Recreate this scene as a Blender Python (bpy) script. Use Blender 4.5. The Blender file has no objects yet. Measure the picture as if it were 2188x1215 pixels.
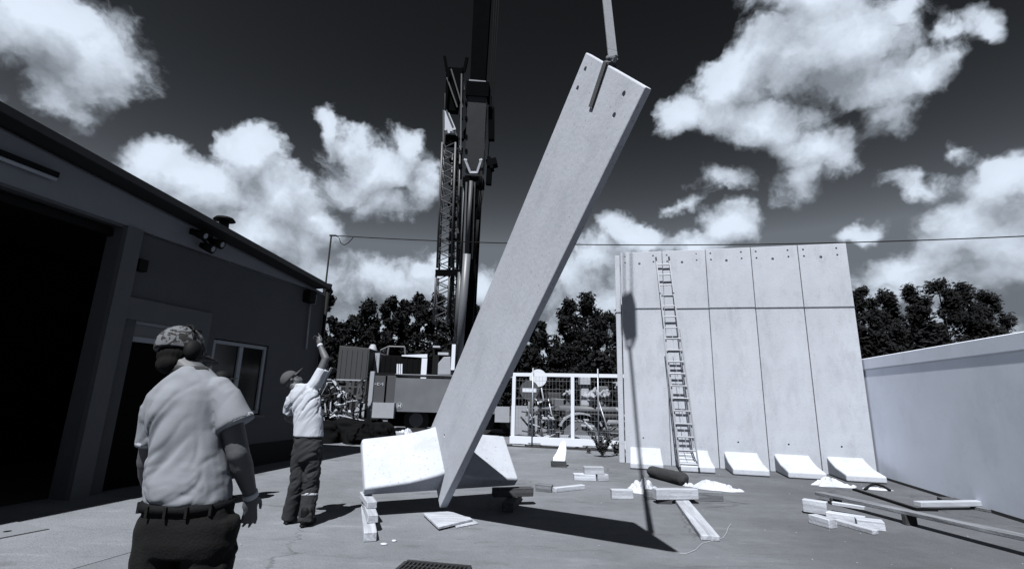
import bpy, bmesh, math, random
from mathutils import Vector as V, Matrix, noise as NZ
R = math.radians
SC = bpy.context.scene
COL = SC.collection

# ------------------------------------------------------------------ camera
FPX, PW, PH = 1030.0, 2188.0, 1215.0          # focal length and size of the photograph in pixels
pit, rol = R(13.0), R(1.5)
EYE = V((0, 0, 1.55))
_fw = V((0, math.cos(pit), math.sin(pit))); _u = V((0, -math.sin(pit), math.cos(pit))); _r = V((1, 0, 0))
RT = _r * math.cos(rol) + _u * math.sin(rol)
UP = _u * math.cos(rol) - _r * math.sin(rol)
cd = bpy.data.cameras.new('camera'); cam = bpy.data.objects.new('camera', cd); COL.objects.link(cam)
M3 = Matrix((RT, UP, -_fw)).transposed()
cam.matrix_world = Matrix.Translation(EYE) @ M3.to_4x4()
cd.sensor_width = 36; cd.lens = 36 * FPX / PW; cd.clip_start = .05; cd.clip_end = 2000
SC.camera = cam
def ray(x, y): return _fw + RT * ((x - PW / 2) / FPX) + UP * ((PH / 2 - y) / FPX)
def G(x, y, z=0.0):                            # ground point seen at that place of the photograph
    v = ray(x, y); return EYE + v * ((z - EYE.z) / v.z)
def D(x, y, d):                                # point at distance d along the yard
    v = ray(x, y); return EYE + v * (d / v.y)

# ------------------------------------------------------------------ light
SUN_AZ, SUN_EL = 19.0, 57.3                    # shadows run 20 degrees right of straight ahead
sd = bpy.data.lights.new('sun', 'SUN'); sun = bpy.data.objects.new('sun', sd); COL.objects.link(sun)
sd.energy = 5.0; sd.angle = R(.5); sd.color = (1.0, .99, .975)
SDIR = V((math.sin(R(SUN_AZ)) * math.cos(R(SUN_EL)), math.cos(R(SUN_AZ)) * math.cos(R(SUN_EL)), -math.sin(R(SUN_EL))))
sun.rotation_euler = SDIR.to_track_quat('-Z', 'Y').to_euler()
vs = SC.view_settings; vs.view_transform = 'Standard'; vs.look = 'None'; vs.exposure = 1.4; vs.gamma = 1; vs.use_curve_mapping = False
SC.display_settings.display_device = 'sRGB'

# ------------------------------------------------------------------ sky (red-filtered daylight sky with cumulus)
W = bpy.data.worlds.new('World'); SC.world = W; W.use_nodes = True
NT = W.node_tree; NT.nodes.clear()
def nd(t, typ, **k):
    n = t.nodes.new(typ)
    for a, b in k.items(): setattr(n, a, b)
    return n
def math_(t, op, a, b=None, c=None, clamp=False):
    n = nd(t, 'ShaderNodeMath', operation=op, use_clamp=clamp)
    for i, s in enumerate((a, b, c)):
        if s is None: continue
        if isinstance(s, (int, float)): n.inputs[i].default_value = s
        else: t.links.new(s, n.inputs[i])
    return n.outputs[0]
def vmath(t, op, a, b=None):
    n = nd(t, 'ShaderNodeVectorMath', operation=op)
    for i, s in enumerate((a, b)):
        if s is None: continue
        if isinstance(s, (tuple, list, V)): n.inputs[i].default_value = tuple(s)
        elif isinstance(s, (int, float)): n.inputs['Scale'].default_value = s
        else: t.links.new(s, n.inputs[i])
    return n
def sstep(t, x, a, b):
    n = nd(t, 'ShaderNodeMapRange', interpolation_type='SMOOTHSTEP')
    t.links.new(x, n.inputs[0]); n.inputs[1].default_value = a; n.inputs[2].default_value = b
    return n.outputs[0]
# cumulus masses: (x, y, half width, half height, tilt, weight) as directions in the sky
CL = [(90, 60, 200, 125, 10, 1), (190, 110, 95, 110, 20, 1), (240, 190, 40, 45, 30, .7), (130, 200, 80, 60, 20, .6), (185, 250, 40, 45, 0, .5), (30, 25, 120, 70, 0, 1),
      (320, 335, 66, 48, 0, 1), (400, 400, 150, 75, 12, 1), (535, 340, 88, 76, 0, 1.25), (480, 320, 40, 50, 0, .9), (580, 430, 120, 100, 20, 1.2), (660, 480, 70, 50, 10, 1), (560, 520, 170, 70, 10, 1), (650, 590, 150, 60, 0, .8),
      (790, 360, 125, 75, -5, 1), (705, 270, 28, 52, -15, .9), (740, 310, 60, 50, 0, .9), (855, 305, 45, 50, 0, .9), (895, 385, 48, 60, 0, .9), (820, 430, 75, 50, 0, .8),
      (900, 580, 42, 28, 0, .8), (820, 610, 240, 50, 0, .55), (1000, 600, 220, 60, 0, .6), (1180, 590, 190, 60, 0, .6), (1270, 560, 90, 50, 0, .7), (1360, 500, 100, 42, 0, 1), (1545, 480, 74, 58, -10, 1.2), (1470, 520, 110, 40, 0, 1), (1300, 650, 200, 60, 0, .6),
      (1760, 100, 190, 130, 0, 1), (1720, 0, 130, 90, 0, 1), (1580, 160, 110, 70, -25, 1), (1480, 235, 78, 58, -10, 1), (1600, 250, 150, 62, 5, 1), (1850, 190, 110, 70, 0, .95), (1960, 170, 95, 62, -20, .9), (1730, 320, 120, 55, 15, .85), (1700, 385, 55, 45, -40, .65), (1890, 260, 60, 60, 0, .7), (2040, 80, 100, 40, -30, .55), (2140, 60, 60, 42, 10, .6), (1900, 60, 90, 70, 0, .75),
      (2110, 490, 130, 105, -15, .95), (2170, 380, 90, 60, -30, .8), (1960, 580, 160, 60, -10, .85), (1840, 490, 48, 26, -10, .6), (1980, 395, 70, 26, 0, .5), (2100, 610, 240, 60, 0, .75), (1540, 385, 62, 26, 0, .5), (1480, 430, 55, 18, -30, .45), (2200, 560, 160, 120, 0, .8), (2020, 470, 60, 36, -20, .7), (1900, 640, 120, 40, 0, .6), (2060, 330, 50, 22, 20, .35),
      (-260, 300, 300, 160, 10, 1), (-500, -100, 300, 160, 0, 1), (2600, 250, 260, 180, 0, 1), (2700, 560, 350, 110, 0, .9), (600, -420, 230, 150, 20, .9), (-700, 600, 420, 110, 0, .9)]
cg = bpy.data.node_groups.new('cloud_density', 'ShaderNodeTree')
cg.interface.new_socket('dir', in_out='INPUT', socket_type='NodeSocketVector')
cg.interface.new_socket('den', in_out='OUTPUT', socket_type='NodeSocketFloat')
gi = nd(cg, 'NodeGroupInput'); go = nd(cg, 'NodeGroupOutput')
dirs = gi.outputs[0]
n1 = nd(cg, 'ShaderNodeTexNoise'); n1.inputs['Scale'].default_value = 5.5; n1.inputs['Detail'].default_value = 5; n1.inputs['Roughness'].default_value = .62
cg.links.new(dirs, n1.inputs['Vector'])
wv = vmath(cg, 'SUBTRACT', n1.outputs['Color'], (.5, .5, .5)); wv = vmath(cg, 'SCALE', wv.outputs[0], .15)
wd = vmath(cg, 'ADD', dirs, wv.outputs[0]).outputs[0]
acc = None
for (x, y, a, b, tilt, w) in CL:
    c = ray(x, y).normalized()
    ux = (RT - c * RT.dot(c)).normalized(); vy = c.cross(ux)
    ct, st = math.cos(R(tilt)), math.sin(R(tilt))
    u2 = ux * ct + vy * st * (1 if vy.z < 0 else -1); v2 = c.cross(u2)
    k = ray(x, y).length
    mp = nd(cg, 'ShaderNodeMapping', vector_type='TEXTURE')
    mp.inputs['Location'].default_value = c
    mp.inputs['Rotation'].default_value = Matrix((u2, v2, c)).transposed().to_euler()
    mp.inputs['Scale'].default_value = (a / FPX / k, b / FPX / k, .7)
    cg.links.new(wd, mp.inputs['Vector'])
    ln = vmath(cg, 'LENGTH', mp.outputs[0]).outputs['Value']
    f = math_(cg, 'MULTIPLY_ADD', ln, -w, w)
    acc = f if acc is None else math_(cg, 'SMOOTH_MAX', acc, f, .22)
# unseen sky behind the viewer, its clouds thinned to deepen the shadows
bk = vmath(cg, 'DOT_PRODUCT', dirs, tuple(-_fw)).outputs['Value']
n3 = nd(cg, 'ShaderNodeTexNoise'); n3.inputs['Scale'].default_value = 2.6; n3.inputs['Detail'].default_value = 5
cg.links.new(dirs, n3.inputs['Vector'])
bc = math_(cg, 'MULTIPLY_ADD', n3.outputs['Fac'], 5.0, -3.55)
bm_ = math_(cg, 'MULTIPLY_ADD', sstep(cg, bk, -.45, -.1), 1.5, -1.5)
bc = math_(cg, 'ADD', bc, bm_)
acc = math_(cg, 'MAXIMUM', acc, bc)
sz = nd(cg, 'ShaderNodeSeparateXYZ'); cg.links.new(dirs, sz.inputs[0])
low = math_(cg, 'MULTIPLY_ADD', sz.outputs[2], -3.0, .60)              # low banks of cloud above the horizon
acc = math_(cg, 'SMOOTH_MAX', acc, low, .2)
n2 = nd(cg, 'ShaderNodeTexNoise'); n2.inputs['Scale'].default_value = 8.5; n2.inputs['Detail'].default_value = 9; n2.inputs['Roughness'].default_value = .62
n2.inputs['Distortion'].default_value = .3
cg.links.new(wd, n2.inputs['Vector'])
acc = math_(cg, 'MAXIMUM', acc, -.8)
vo = nd(cg, 'ShaderNodeTexVoronoi', feature='F1'); vo.inputs['Scale'].default_value = 15; vo.inputs['Detail'].default_value = 1.5; vo.inputs['Roughness'].default_value = .55
w2 = vmath(cg, 'SUBTRACT', n2.outputs['Color'], (.5, .5, .5)); w2 = vmath(cg, 'SCALE', w2.outputs[0], .035); w2 = vmath(cg, 'ADD', wd, w2.outputs[0]); cg.links.new(w2.outputs[0], vo.inputs['Vector'])
den = math_(cg, 'ADD', acc, math_(cg, 'MULTIPLY_ADD', n2.outputs['Fac'], 1.15, -.345))
den = math_(cg, 'MULTIPLY_ADD', vo.outputs['Distance'], -.27, den)
cg.links.new(den, go.inputs[0])
tc = nd(NT, 'ShaderNodeTexCoord'); dv = tc.outputs['Generated']
g1 = nd(NT, 'ShaderNodeGroup'); g1.node_tree = cg; NT.links.new(dv, g1.inputs[0])
off = vmath(NT, 'ADD', dv, (-.012, -.03, .055)); off = vmath(NT, 'NORMALIZE', off.outputs[0])
g2 = nd(NT, 'ShaderNodeGroup'); g2.node_tree = cg; NT.links.new(off.outputs[0], g2.inputs[0])
cover = sstep(NT, g1.outputs[0], -.04, .40)
lit = math_(NT, 'SUBTRACT', g1.outputs[0], g2.outputs[0])
lit = math_(NT, 'MULTIPLY_ADD', lit, .85, .42, clamp=True)
thick = sstep(NT, g1.outputs[0], .1, 1.0)
cb = math_(NT, 'MULTIPLY_ADD', lit, .52, .24)
cb = math_(NT, 'MULTIPLY_ADD', thick, .10, cb)
sk = nd(NT, 'ShaderNodeTexSky', sky_type='NISHITA'); sk.sun_disc = False; sk.sun_elevation = R(SUN_EL); sk.sun_rotation = R(180 + SUN_AZ)
sk.air_density = 1; sk.dust_density = .8; sk.ozone_density = 2
sp = nd(NT, 'ShaderNodeSeparateColor'); NT.links.new(sk.outputs[0], sp.inputs[0])
STR, EXPO = .05, 2.64
sky = math_(NT, 'POWER', math_(NT, 'DIVIDE', sp.outputs[0], .92), 3.85)     # red filter and hard printing
sky = math_(NT, 'MINIMUM', math_(NT, 'MULTIPLY', sky, .0150 / STR / EXPO), .17 / STR / EXPO)  # ceiling on the glow near the sun keeps the shadows deep
cbs = math_(NT, 'DIVIDE', cb, STR * EXPO)
mxv = nd(NT, 'ShaderNodeMix', data_type='FLOAT'); NT.links.new(cover, mxv.inputs[0]); NT.links.new(sky, mxv.inputs[2]); NT.links.new(cbs, mxv.inputs[3])
tint = vmath(NT, 'MULTIPLY', mxv.outputs[0], (.885, .99, 1.14))
bg = nd(NT, 'ShaderNodeBackground'); bg.inputs[1].default_value = STR
NT.links.new(tint.outputs[0], bg.inputs[0])
wo = nd(NT, 'ShaderNodeOutputWorld'); NT.links.new(bg.outputs[0], wo.inputs[0])
W.cycles.sampling_method = 'MANUAL'; W.cycles.sample_map_resolution = 512

# ------------------------------------------------------------------ helpers
_mats = {}; ALB = .38
def mat(name, v, rough=.8, var=.25, scale=6.0, bump=0.0, metal=0.0, detail=6, spots=0.0, spot_scale=40, stretch=(1, 1, 1), big=0.0, spec=.3):
    if name in _mats: return _mats[name]
    m = bpy.data.materials.new(name); m.use_nodes = True; t = m.node_tree; b = t.nodes['Principled BSDF']
    tco = nd(t, 'ShaderNodeTexCoord'); mp = nd(t, 'ShaderNodeMapping'); mp.inputs['Scale'].default_value = stretch
    t.links.new(tco.outputs['Object'], mp.inputs[0])
    nz = nd(t, 'ShaderNodeTexNoise'); nz.inputs['Scale'].default_value = scale; nz.inputs['Detail'].default_value = detail; nz.inputs['Roughness'].default_value = .65
    t.links.new(mp.outputs[0], nz.inputs['Vector'])
    f = math_(t, 'MULTIPLY_ADD', nz.outputs['Fac'], 2 * var, 1 - var)
    if big:
        nb = nd(t, 'ShaderNodeTexNoise'); nb.inputs['Scale'].default_value = scale * .12; nb.inputs['Detail'].default_value = 4
        t.links.new(mp.outputs[0], nb.inputs['Vector'])
        f = math_(t, 'MULTIPLY', f, math_(t, 'MULTIPLY_ADD', sstep(t, nb.outputs['Fac'], .3, .7), 2 * big, 1 - big))
    if spots:
        ns = nd(t, 'ShaderNodeTexNoise'); ns.inputs['Scale'].default_value = spot_scale; ns.inputs['Detail'].default_value = 3
        t.links.new(mp.outputs[0], ns.inputs['Vector'])
        f = math_(t, 'MULTIPLY', f, math_(t, 'MULTIPLY_ADD', sstep(t, ns.outputs['Fac'], .62, .72), -spots, 1))
    f = math_(t, 'MULTIPLY', f, v * ALB)
    tn = vmath(t, 'MULTIPLY', f, (.915, .985, 1.13))
    t.links.new(tn.outputs[0], b.inputs['Base Color'])
    b.inputs['Roughness'].default_value = rough; b.inputs['Metallic'].default_value = metal
    b.inputs['Specular IOR Level'].default_value = spec
    if bump:
        bp = nd(t, 'ShaderNodeBump'); bp.inputs['Strength'].default_value = bump; bp.inputs['Distance'].default_value = .02
        nf = nd(t, 'ShaderNodeTexNoise'); nf.inputs['Scale'].default_value = scale * 6; nf.inputs['Detail'].default_value = 5
        t.links.new(mp.outputs[0], nf.inputs['Vector']); t.links.new(nf.outputs['Fac'], bp.inputs['Height']); t.links.new(bp.outputs[0], b.inputs['Normal'])
    _mats[name] = m
    return m
CONC = mat('precast_concrete', .635, .85, .10, 3.2, .14, spots=.40, spot_scale=34, big=.08)
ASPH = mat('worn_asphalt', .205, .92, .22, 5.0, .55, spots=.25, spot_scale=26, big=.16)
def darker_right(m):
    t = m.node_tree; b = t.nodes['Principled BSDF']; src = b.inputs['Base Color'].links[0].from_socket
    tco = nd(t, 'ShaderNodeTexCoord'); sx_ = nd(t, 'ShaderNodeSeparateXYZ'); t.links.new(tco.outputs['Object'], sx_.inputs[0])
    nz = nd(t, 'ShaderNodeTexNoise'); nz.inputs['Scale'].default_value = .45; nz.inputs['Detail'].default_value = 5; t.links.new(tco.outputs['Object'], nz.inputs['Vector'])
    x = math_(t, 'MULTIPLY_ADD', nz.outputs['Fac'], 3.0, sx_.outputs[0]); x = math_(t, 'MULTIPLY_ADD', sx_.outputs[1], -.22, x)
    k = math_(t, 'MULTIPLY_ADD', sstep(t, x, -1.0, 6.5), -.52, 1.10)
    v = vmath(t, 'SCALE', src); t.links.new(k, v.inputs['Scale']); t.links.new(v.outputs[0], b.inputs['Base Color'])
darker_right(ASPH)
APRON = mat('concrete_apron', .25, .9, .16, 9.0, .5, spots=.22, spot_scale=30, big=.10)
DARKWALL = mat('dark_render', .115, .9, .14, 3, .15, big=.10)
DARKBAND = mat('dark_fascia_paint', .15, .8, .12, 3, .1)
BLACK = mat('black_paint', .010, .7, .2, 5, spec=.08)
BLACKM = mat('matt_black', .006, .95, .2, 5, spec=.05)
ROOFM = mat('dark_roof_sheet', .022, .7, .2, 4)
WHITEWALL = mat('white_render', 1.75, .9, .05, 2.5, .02, big=.05, spots=.05, spot_scale=5)
WHITE = mat('white_paint', .95, .6, .06, 4)
OFFWHITE = mat('grimy_white_paint', .55, .7, .18, 5)
GREY = mat('mid_grey_paint', .16, .6, .2, 4)
GREY2 = mat('slate_grey_paint', .075, .6, .2, 4)
LGREY = mat('light_grey_paint', .42, .6, .15, 4)
STEEL = mat('galvanised_steel', .55, .45, .15, 8, metal=.6)
ALU = mat('ladder_aluminium', .42, .5, .12, 8, metal=.2)
WOOD = mat('pale_sawn_timber', .60, .85, .18, 5, .3, stretch=(1, 1, 1), big=.12)
WOODD = mat('weathered_timber', .22, .9, .3, 6, .3)
WOODB = mat('dark_wet_timber', .07, .9, .3, 6, .3)
PLAST = mat('white_plastic_sheet', .70, .5, .05, 8, .2)
def streaks(m, k=.12, sc=(2.2, 2.2, .16)):
    t = m.node_tree; b = t.nodes['Principled BSDF']; src = b.inputs['Base Color'].links[0].from_socket
    tco = nd(t, 'ShaderNodeTexCoord'); mp = nd(t, 'ShaderNodeMapping'); mp.inputs['Scale'].default_value = sc; t.links.new(tco.outputs['Object'], mp.inputs[0])
    oi = nd(t, 'ShaderNodeObjectInfo'); ad = vmath(t, 'ADD', mp.outputs[0]); 
    rv_ = vmath(t, 'SCALE', (13.0, 7.0, 5.0)); t.links.new(oi.outputs['Random'], rv_.inputs['Scale']); t.links.new(rv_.outputs[0], ad.inputs[1])
    nz = nd(t, 'ShaderNodeTexNoise'); nz.inputs['Scale'].default_value = 2.0; nz.inputs['Detail'].default_value = 6; nz.inputs['Roughness'].default_value = .7; t.links.new(ad.outputs[0], nz.inputs['Vector'])
    n2_ = nd(t, 'ShaderNodeTexNoise'); n2_.inputs['Scale'].default_value = 1.1; n2_.inputs['Detail'].default_value = 7; n2_.inputs['Roughness'].default_value = .75; t.links.new(ad.outputs[0], n2_.inputs['Vector'])
    f = math_(t, 'MULTIPLY_ADD', sstep(t, nz.outputs['Fac'], .48, .68), -k, 1.02)
    f = math_(t, 'MULTIPLY', f, math_(t, 'MULTIPLY_ADD', sstep(t, n2_.outputs['Fac'], .56, .66), -k * .8, 1.0))
    v = vmath(t, 'SCALE', src); t.links.new(f, v.inputs['Scale']); t.links.new(v.outputs[0], b.inputs['Base Color'])
streaks(CONC, .11, (1.6, 1.6, .7)); streaks(WHITEWALL, .07, (.5, .5, .3))
def scuffs(m):
    t = m.node_tree; b = t.nodes['Principled BSDF']; src = b.inputs['Base Color'].links[0].from_socket
    tco = nd(t, 'ShaderNodeTexCoord'); nz = nd(t, 'ShaderNodeTexNoise'); nz.inputs['Scale'].default_value = 95; nz.inputs['Detail'].default_value = 2; t.links.new(tco.outputs['Object'], nz.inputs['Vector'])
    f = math_(t, 'MULTIPLY_ADD', nz.outputs['Fac'], .9, .55)
    mp = nd(t, 'ShaderNodeMapping'); mp.inputs['Rotation'].default_value = (0, 0, .5); mp.inputs['Scale'].default_value = (.5, 2.2, 1); t.links.new(tco.outputs['Object'], mp.inputs[0])
    n2_ = nd(t, 'ShaderNodeTexNoise'); n2_.inputs['Scale'].default_value = 1.7; n2_.inputs['Detail'].default_value = 9; n2_.inputs['Roughness'].default_value = .72; t.links.new(mp.outputs[0], n2_.inputs['Vector'])
    f = math_(t, 'MULTIPLY', f, math_(t, 'MULTIPLY_ADD', sstep(t, n2_.outputs['Fac'], .52, .72), .30, .96))
    f = math_(t, 'MULTIPLY', f, math_(t, 'MULTIPLY_ADD', sstep(t, n2_.outputs['Fac'], .46, .30), -.30, 1.0))
    wp = vmath(t, 'SCALE', n2_.outputs['Color'], .5); wp = vmath(t, 'ADD', tco.outputs['Object'], wp.outputs[0])
    vr = nd(t, 'ShaderNodeTexVoronoi', feature='DISTANCE_TO_EDGE'); vr.inputs['Scale'].default_value = .33; t.links.new(wp.outputs[0], vr.inputs['Vector'])
    n4 = nd(t, 'ShaderNodeTexNoise'); n4.inputs['Scale'].default_value = .5; n4.inputs['Detail'].default_value = 3; t.links.new(tco.outputs['Object'], n4.inputs['Vector'])
    cr = math_(t, 'MULTIPLY', sstep(t, vr.outputs['Distance'], .007, .002), sstep(t, n4.outputs['Fac'], .50, .58))
    f = math_(t, 'MULTIPLY', f, math_(t, 'MULTIPLY_ADD', cr, -.38, 1.0))
    n5 = nd(t, 'ShaderNodeTexNoise'); n5.inputs['Scale'].default_value = 1.3; n5.inputs['Detail'].default_value = 4; t.links.new(wp.outputs[0], n5.inputs['Vector'])
    f = math_(t, 'MULTIPLY', f, math_(t, 'MULTIPLY_ADD', sstep(t, n5.outputs['Fac'], .66, .72), -.28, 1.0))
    v = vmath(t, 'SCALE', src); t.links.new(f, v.inputs['Scale']); t.links.new(v.outputs[0], b.inputs['Base Color'])
scuffs(ASPH); scuffs(APRON)
RUBBER = mat('black_rubber', .02, .8, .3, 14, .4)
GLASS = mat('dark_window_glass', .006, .12, .1, 3, spec=.35)
FRAME = mat('window_frame_paint', .46, .6, .1, 4)
LEAF = mat('tree_leaves', .012, .9, .35, .8, spec=.1)
BARK = mat('tree_bark', .03, .9, .3, 8)
WEEDM = mat('weed_leaves', .06, .8, .4, 10)
SKIN = mat('skin', .11, .6, .15, 12, .1)
SHIRT = mat('grey_polo_cloth', .31, .95, .08, 22, .05, spec=.05, big=.06)
TSHIRT = mat('white_tshirt_cloth', .64, .95, .06, 22, .06, spec=.05)
TROU = mat('dark_work_trousers', .007, .9, .3, 14, .2, spec=.15)
TROU2 = mat('grey_work_trousers', .038, .9, .35, 10, .2, spec=.15)
CAPM = mat('grey_cap_cloth', .07, .9, .2, 14)
CAMO = mat('patterned_cap_cloth', .095, .9, .2, 8, .2, spots=.0); HAIR = mat('dark_hair_shade', .006, .9, .3, 40, spec=.1)
def camo(m):
    t = m.node_tree; b = t.nodes['Principled BSDF']; src = b.inputs['Base Color'].links[0].from_socket
    tco = nd(t, 'ShaderNodeTexCoord'); nz = nd(t, 'ShaderNodeTexNoise'); nz.inputs['Scale'].default_value = 26; nz.inputs['Detail'].default_value = 2; nz.inputs['Distortion'].default_value = 1.2; t.links.new(tco.outputs['Object'], nz.inputs['Vector'])
    k = math_(t, 'MULTIPLY_ADD', sstep(t, nz.outputs['Fac'], .47, .53), 1.5, .10); v = vmath(t, 'SCALE', src); t.links.new(k, v.inputs['Scale']); t.links.new(v.outputs[0], b.inputs['Base Color'])
camo(CAMO)
DSTRAP = mat('shaded_webbing', .085, .95, .3, 20, .3)  # darker copy of the webbing, the loop's shade put into its colour
STRAPM = mat('grey_webbing', .26, .9, .25, 20, .3)
CRANED = mat('crane_dark_paint', .008, 1, .3, 3, spec=0)
CRANEG = mat('crane_grey_paint', .17, .45, .2, 3)
SIGNRED = mat('sign_face_dark', .09, .5, .08, 5)

ORG = {}
def link(o, parent=None):
    COL.objects.link(o)
    if parent is not None: o.parent = parent
    return o
def tag(o, label, cat, group=None, kind=None):
    if label: o['label'] = label
    if cat: o['category'] = cat
    if group: o['group'] = group
    if kind: o['kind'] = kind
    return o
def thing(name, label, cat, loc=(0, 0, 0), group=None):
    o = bpy.data.objects.new(name, None); o.location = loc; o.empty_display_size = .2
    link(o); tag(o, label, cat, group); ORG[o] = V(loc); return o
def mk(name, bm, m, parent=None, smooth=False, bevel=0, label=None):
    if bevel:
        es = [e for e in bm.edges if len(e.link_faces) == 2 and e.calc_face_angle(0) > .6]
        bmesh.ops.bevel(bm, geom=es, offset=bevel, segments=1, profile=.5, affect='EDGES', clamp_overlap=True)
    me = bpy.data.meshes.new(name); 
    o = bpy.data.objects.new(name, me)
    if parent is not None:
        org = ORG[parent]; bmesh.ops.translate(bm, verts=bm.verts, vec=-org); ORG[o] = org.copy()
    bm.to_mesh(me); bm.free()
    for mm in (m if isinstance(m, (list, tuple)) else [m]): me.materials.append(mm)
    if smooth:
        for p in me.polygons: p.use_smooth = True
    link(o, parent)
    if label: o['label'] = label
    return o
def single(name, bm, m, label, cat, group=None, smooth=False, bevel=0):   # a thing that is one mesh: origin moved to its base
    c = V((0, 0, 0)); n = 0; zmin = 1e9
    for v in bm.verts: c += v.co; n += 1; zmin = min(zmin, v.co.z)
    c /= max(n, 1); c.z = zmin
    bmesh.ops.translate(bm, verts=bm.verts, vec=-c)
    o = mk(name, bm, m, None, smooth, bevel); o.location = c; ORG[o] = c
    tag(o, label, cat, group); return o
def B(): return bmesh.new()
def frame_of(d, up=V((0, 0, 1))):
    z = d.normalized(); x = up.cross(z)
    if x.length < 1e-4: x = V((1, 0, 0))
    x.normalize(); return x, z.cross(x), z
def prism(bm, pts, ext):                       # polygon extruded by a vector
    a = [bm.verts.new(p) for p in pts]; b = [bm.verts.new(V(p) + ext) for p in pts]
    n = len(pts)
    bm.faces.new(a[::-1]); bm.faces.new(b)
    for i in range(n): bm.faces.new((a[i], a[(i + 1) % n], b[(i + 1) % n], b[i]))
    bmesh.ops.recalc_face_normals(bm, faces=bm.faces)
def bar(bm, p0, p1, w, h, up=V((0, 0, 1)), w1=None, h1=None):   # box from p0 to p1, w sideways, h along up
    p0, p1 = V(p0), V(p1); x, y, z = frame_of(p1 - p0, up)
    w1 = w if w1 is None else w1; h1 = h if h1 is None else h1
    vs_ = []
    for p, ww, hh in ((p0, w, h), (p1, w1, h1)):
        for sx, sy in ((-1, -1), (1, -1), (1, 1), (-1, 1)): vs_.append(bm.verts.new(p + x * sx * ww / 2 + y * sy * hh / 2))
    for f in ((3, 2, 1, 0), (4, 5, 6, 7), (0, 1, 5, 4), (1, 2, 6, 5), (2, 3, 7, 6), (3, 0, 4, 7)): bm.faces.new([vs_[i] for i in f])
def box(bm, x0, x1, y0, y1, z0, z1):
    vs_ = [bm.verts.new((x, y, z)) for z in (z0, z1) for x, y in ((x0, y0), (x1, y0), (x1, y1), (x0, y1))]
    for f in ((3, 2, 1, 0), (4, 5, 6, 7), (0, 1, 5, 4), (1, 2, 6, 5), (2, 3, 7, 6), (3, 0, 4, 7)): bm.faces.new([vs_[i] for i in f])
def tube(bm, p0, p1, r0, r1=None, seg=10):
    p0, p1 = V(p0), V(p1); r1 = r0 if r1 is None else r1; x, y, z = frame_of(p1 - p0)
    a, b = [], []
    for i in range(seg):
        t = 2 * math.pi * i / seg; o = x * math.cos(t) + y * math.sin(t)
        a.append(bm.verts.new(p0 + o * r0)); b.append(bm.verts.new(p1 + o * r1))
    bm.faces.new(a[::-1]); bm.faces.new(b)
    for i in range(seg): bm.faces.new((a[i], a[(i + 1) % seg], b[(i + 1) % seg], b[i]))
def path(bm, pts, r, seg=6):
    for a, b in zip(pts[:-1], pts[1:]): tube(bm, a, b, r, r, seg)
def ell(bm, c, r, rot=None, seg=16):
    m = Matrix.Translation(V(c)) @ (rot.to_4x4() if rot is not None else Matrix.Identity(4)) @ Matrix.Diagonal((r[0], r[1], r[2], 1))
    bmesh.ops.create_uvsphere(bm, u_segments=seg, v_segments=max(8, seg // 2), radius=1, matrix=m)
def capsule(bm, p0, p1, r0, r1, seg=12):
    tube(bm, p0, p1, r0, r1, seg); ell(bm, p0, (r0,) * 3, seg=seg); ell(bm, p1, (r1,) * 3, seg=seg)
def loft(bm, rings, seg=28, power=2.4):        # rings: (centre, half width, half depth, yaw)
    prev = None; first = None
    for (c, a, b, yaw) in rings:
        c = V(c); cy, sy = math.cos(yaw), math.sin(yaw); cur = []
        for i in range(seg):
            t = 2 * math.pi * i / seg; ct, st = math.cos(t), math.sin(t)
            x = a * math.copysign(abs(ct) ** (2 / power), ct); y = b * math.copysign(abs(st) ** (2 / power), st)
            cur.append(bm.verts.new((c.x + x * cy - y * sy, c.y + x * sy + y * cy, c.z)))
        if prev:
            for i in range(seg): bm.faces.new((prev[i], prev[(i + 1) % seg], cur[(i + 1) % seg], cur[i]))
        else: first = cur
        prev = cur
    bm.faces.new(first[::-1]); bm.faces.new(prev)
def remeshed(bm, voxel, smooth=2, fn=None):    # closed overlapping shapes grown into one continuous surface
    me = bpy.data.meshes.new('tmp'); bmesh.ops.recalc_face_normals(bm, faces=bm.faces); bm.to_mesh(me); bm.free()
    o = bpy.data.objects.new('tmp', me); COL.objects.link(o)
    r = o.modifiers.new('r', 'REMESH'); r.mode = 'VOXEL'; r.voxel_size = voxel; r.use_smooth_shade = True
    if smooth: s = o.modifiers.new('s', 'SMOOTH'); s.factor = .5; s.iterations = smooth
    dg = bpy.context.evaluated_depsgraph_get(); dg.update()
    m2 = bpy.data.meshes.new_from_object(o.evaluated_get(dg))
    bpy.data.objects.remove(o); bpy.data.meshes.remove(me)
    out = bmesh.new(); out.from_mesh(m2); bpy.data.meshes.remove(m2)
    if fn:
        out.normal_update()
        new = [(v, v.co + v.normal * fn(v.co)) for v in out.verts]
        for v, c in new: v.co = c
    return out
def boolean(bm, cut):
    obs = []
    for b in (bm, cut):
        bmesh.ops.recalc_face_normals(b, faces=b.faces)
        me = bpy.data.meshes.new('tmp'); b.to_mesh(me); b.free(); o = bpy.data.objects.new('tmp', me); COL.objects.link(o); obs.append(o)
    md = obs[0].modifiers.new('b', 'BOOLEAN'); md.operation = 'DIFFERENCE'; md.solver = 'EXACT'; md.object = obs[1]
    dg = bpy.context.evaluated_depsgraph_get(); dg.update()
    m2 = bpy.data.meshes.new_from_object(obs[0].evaluated_get(dg))
    for o in obs: bpy.data.objects.remove(o)
    out = bmesh.new(); out.from_mesh(m2); return out

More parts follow.
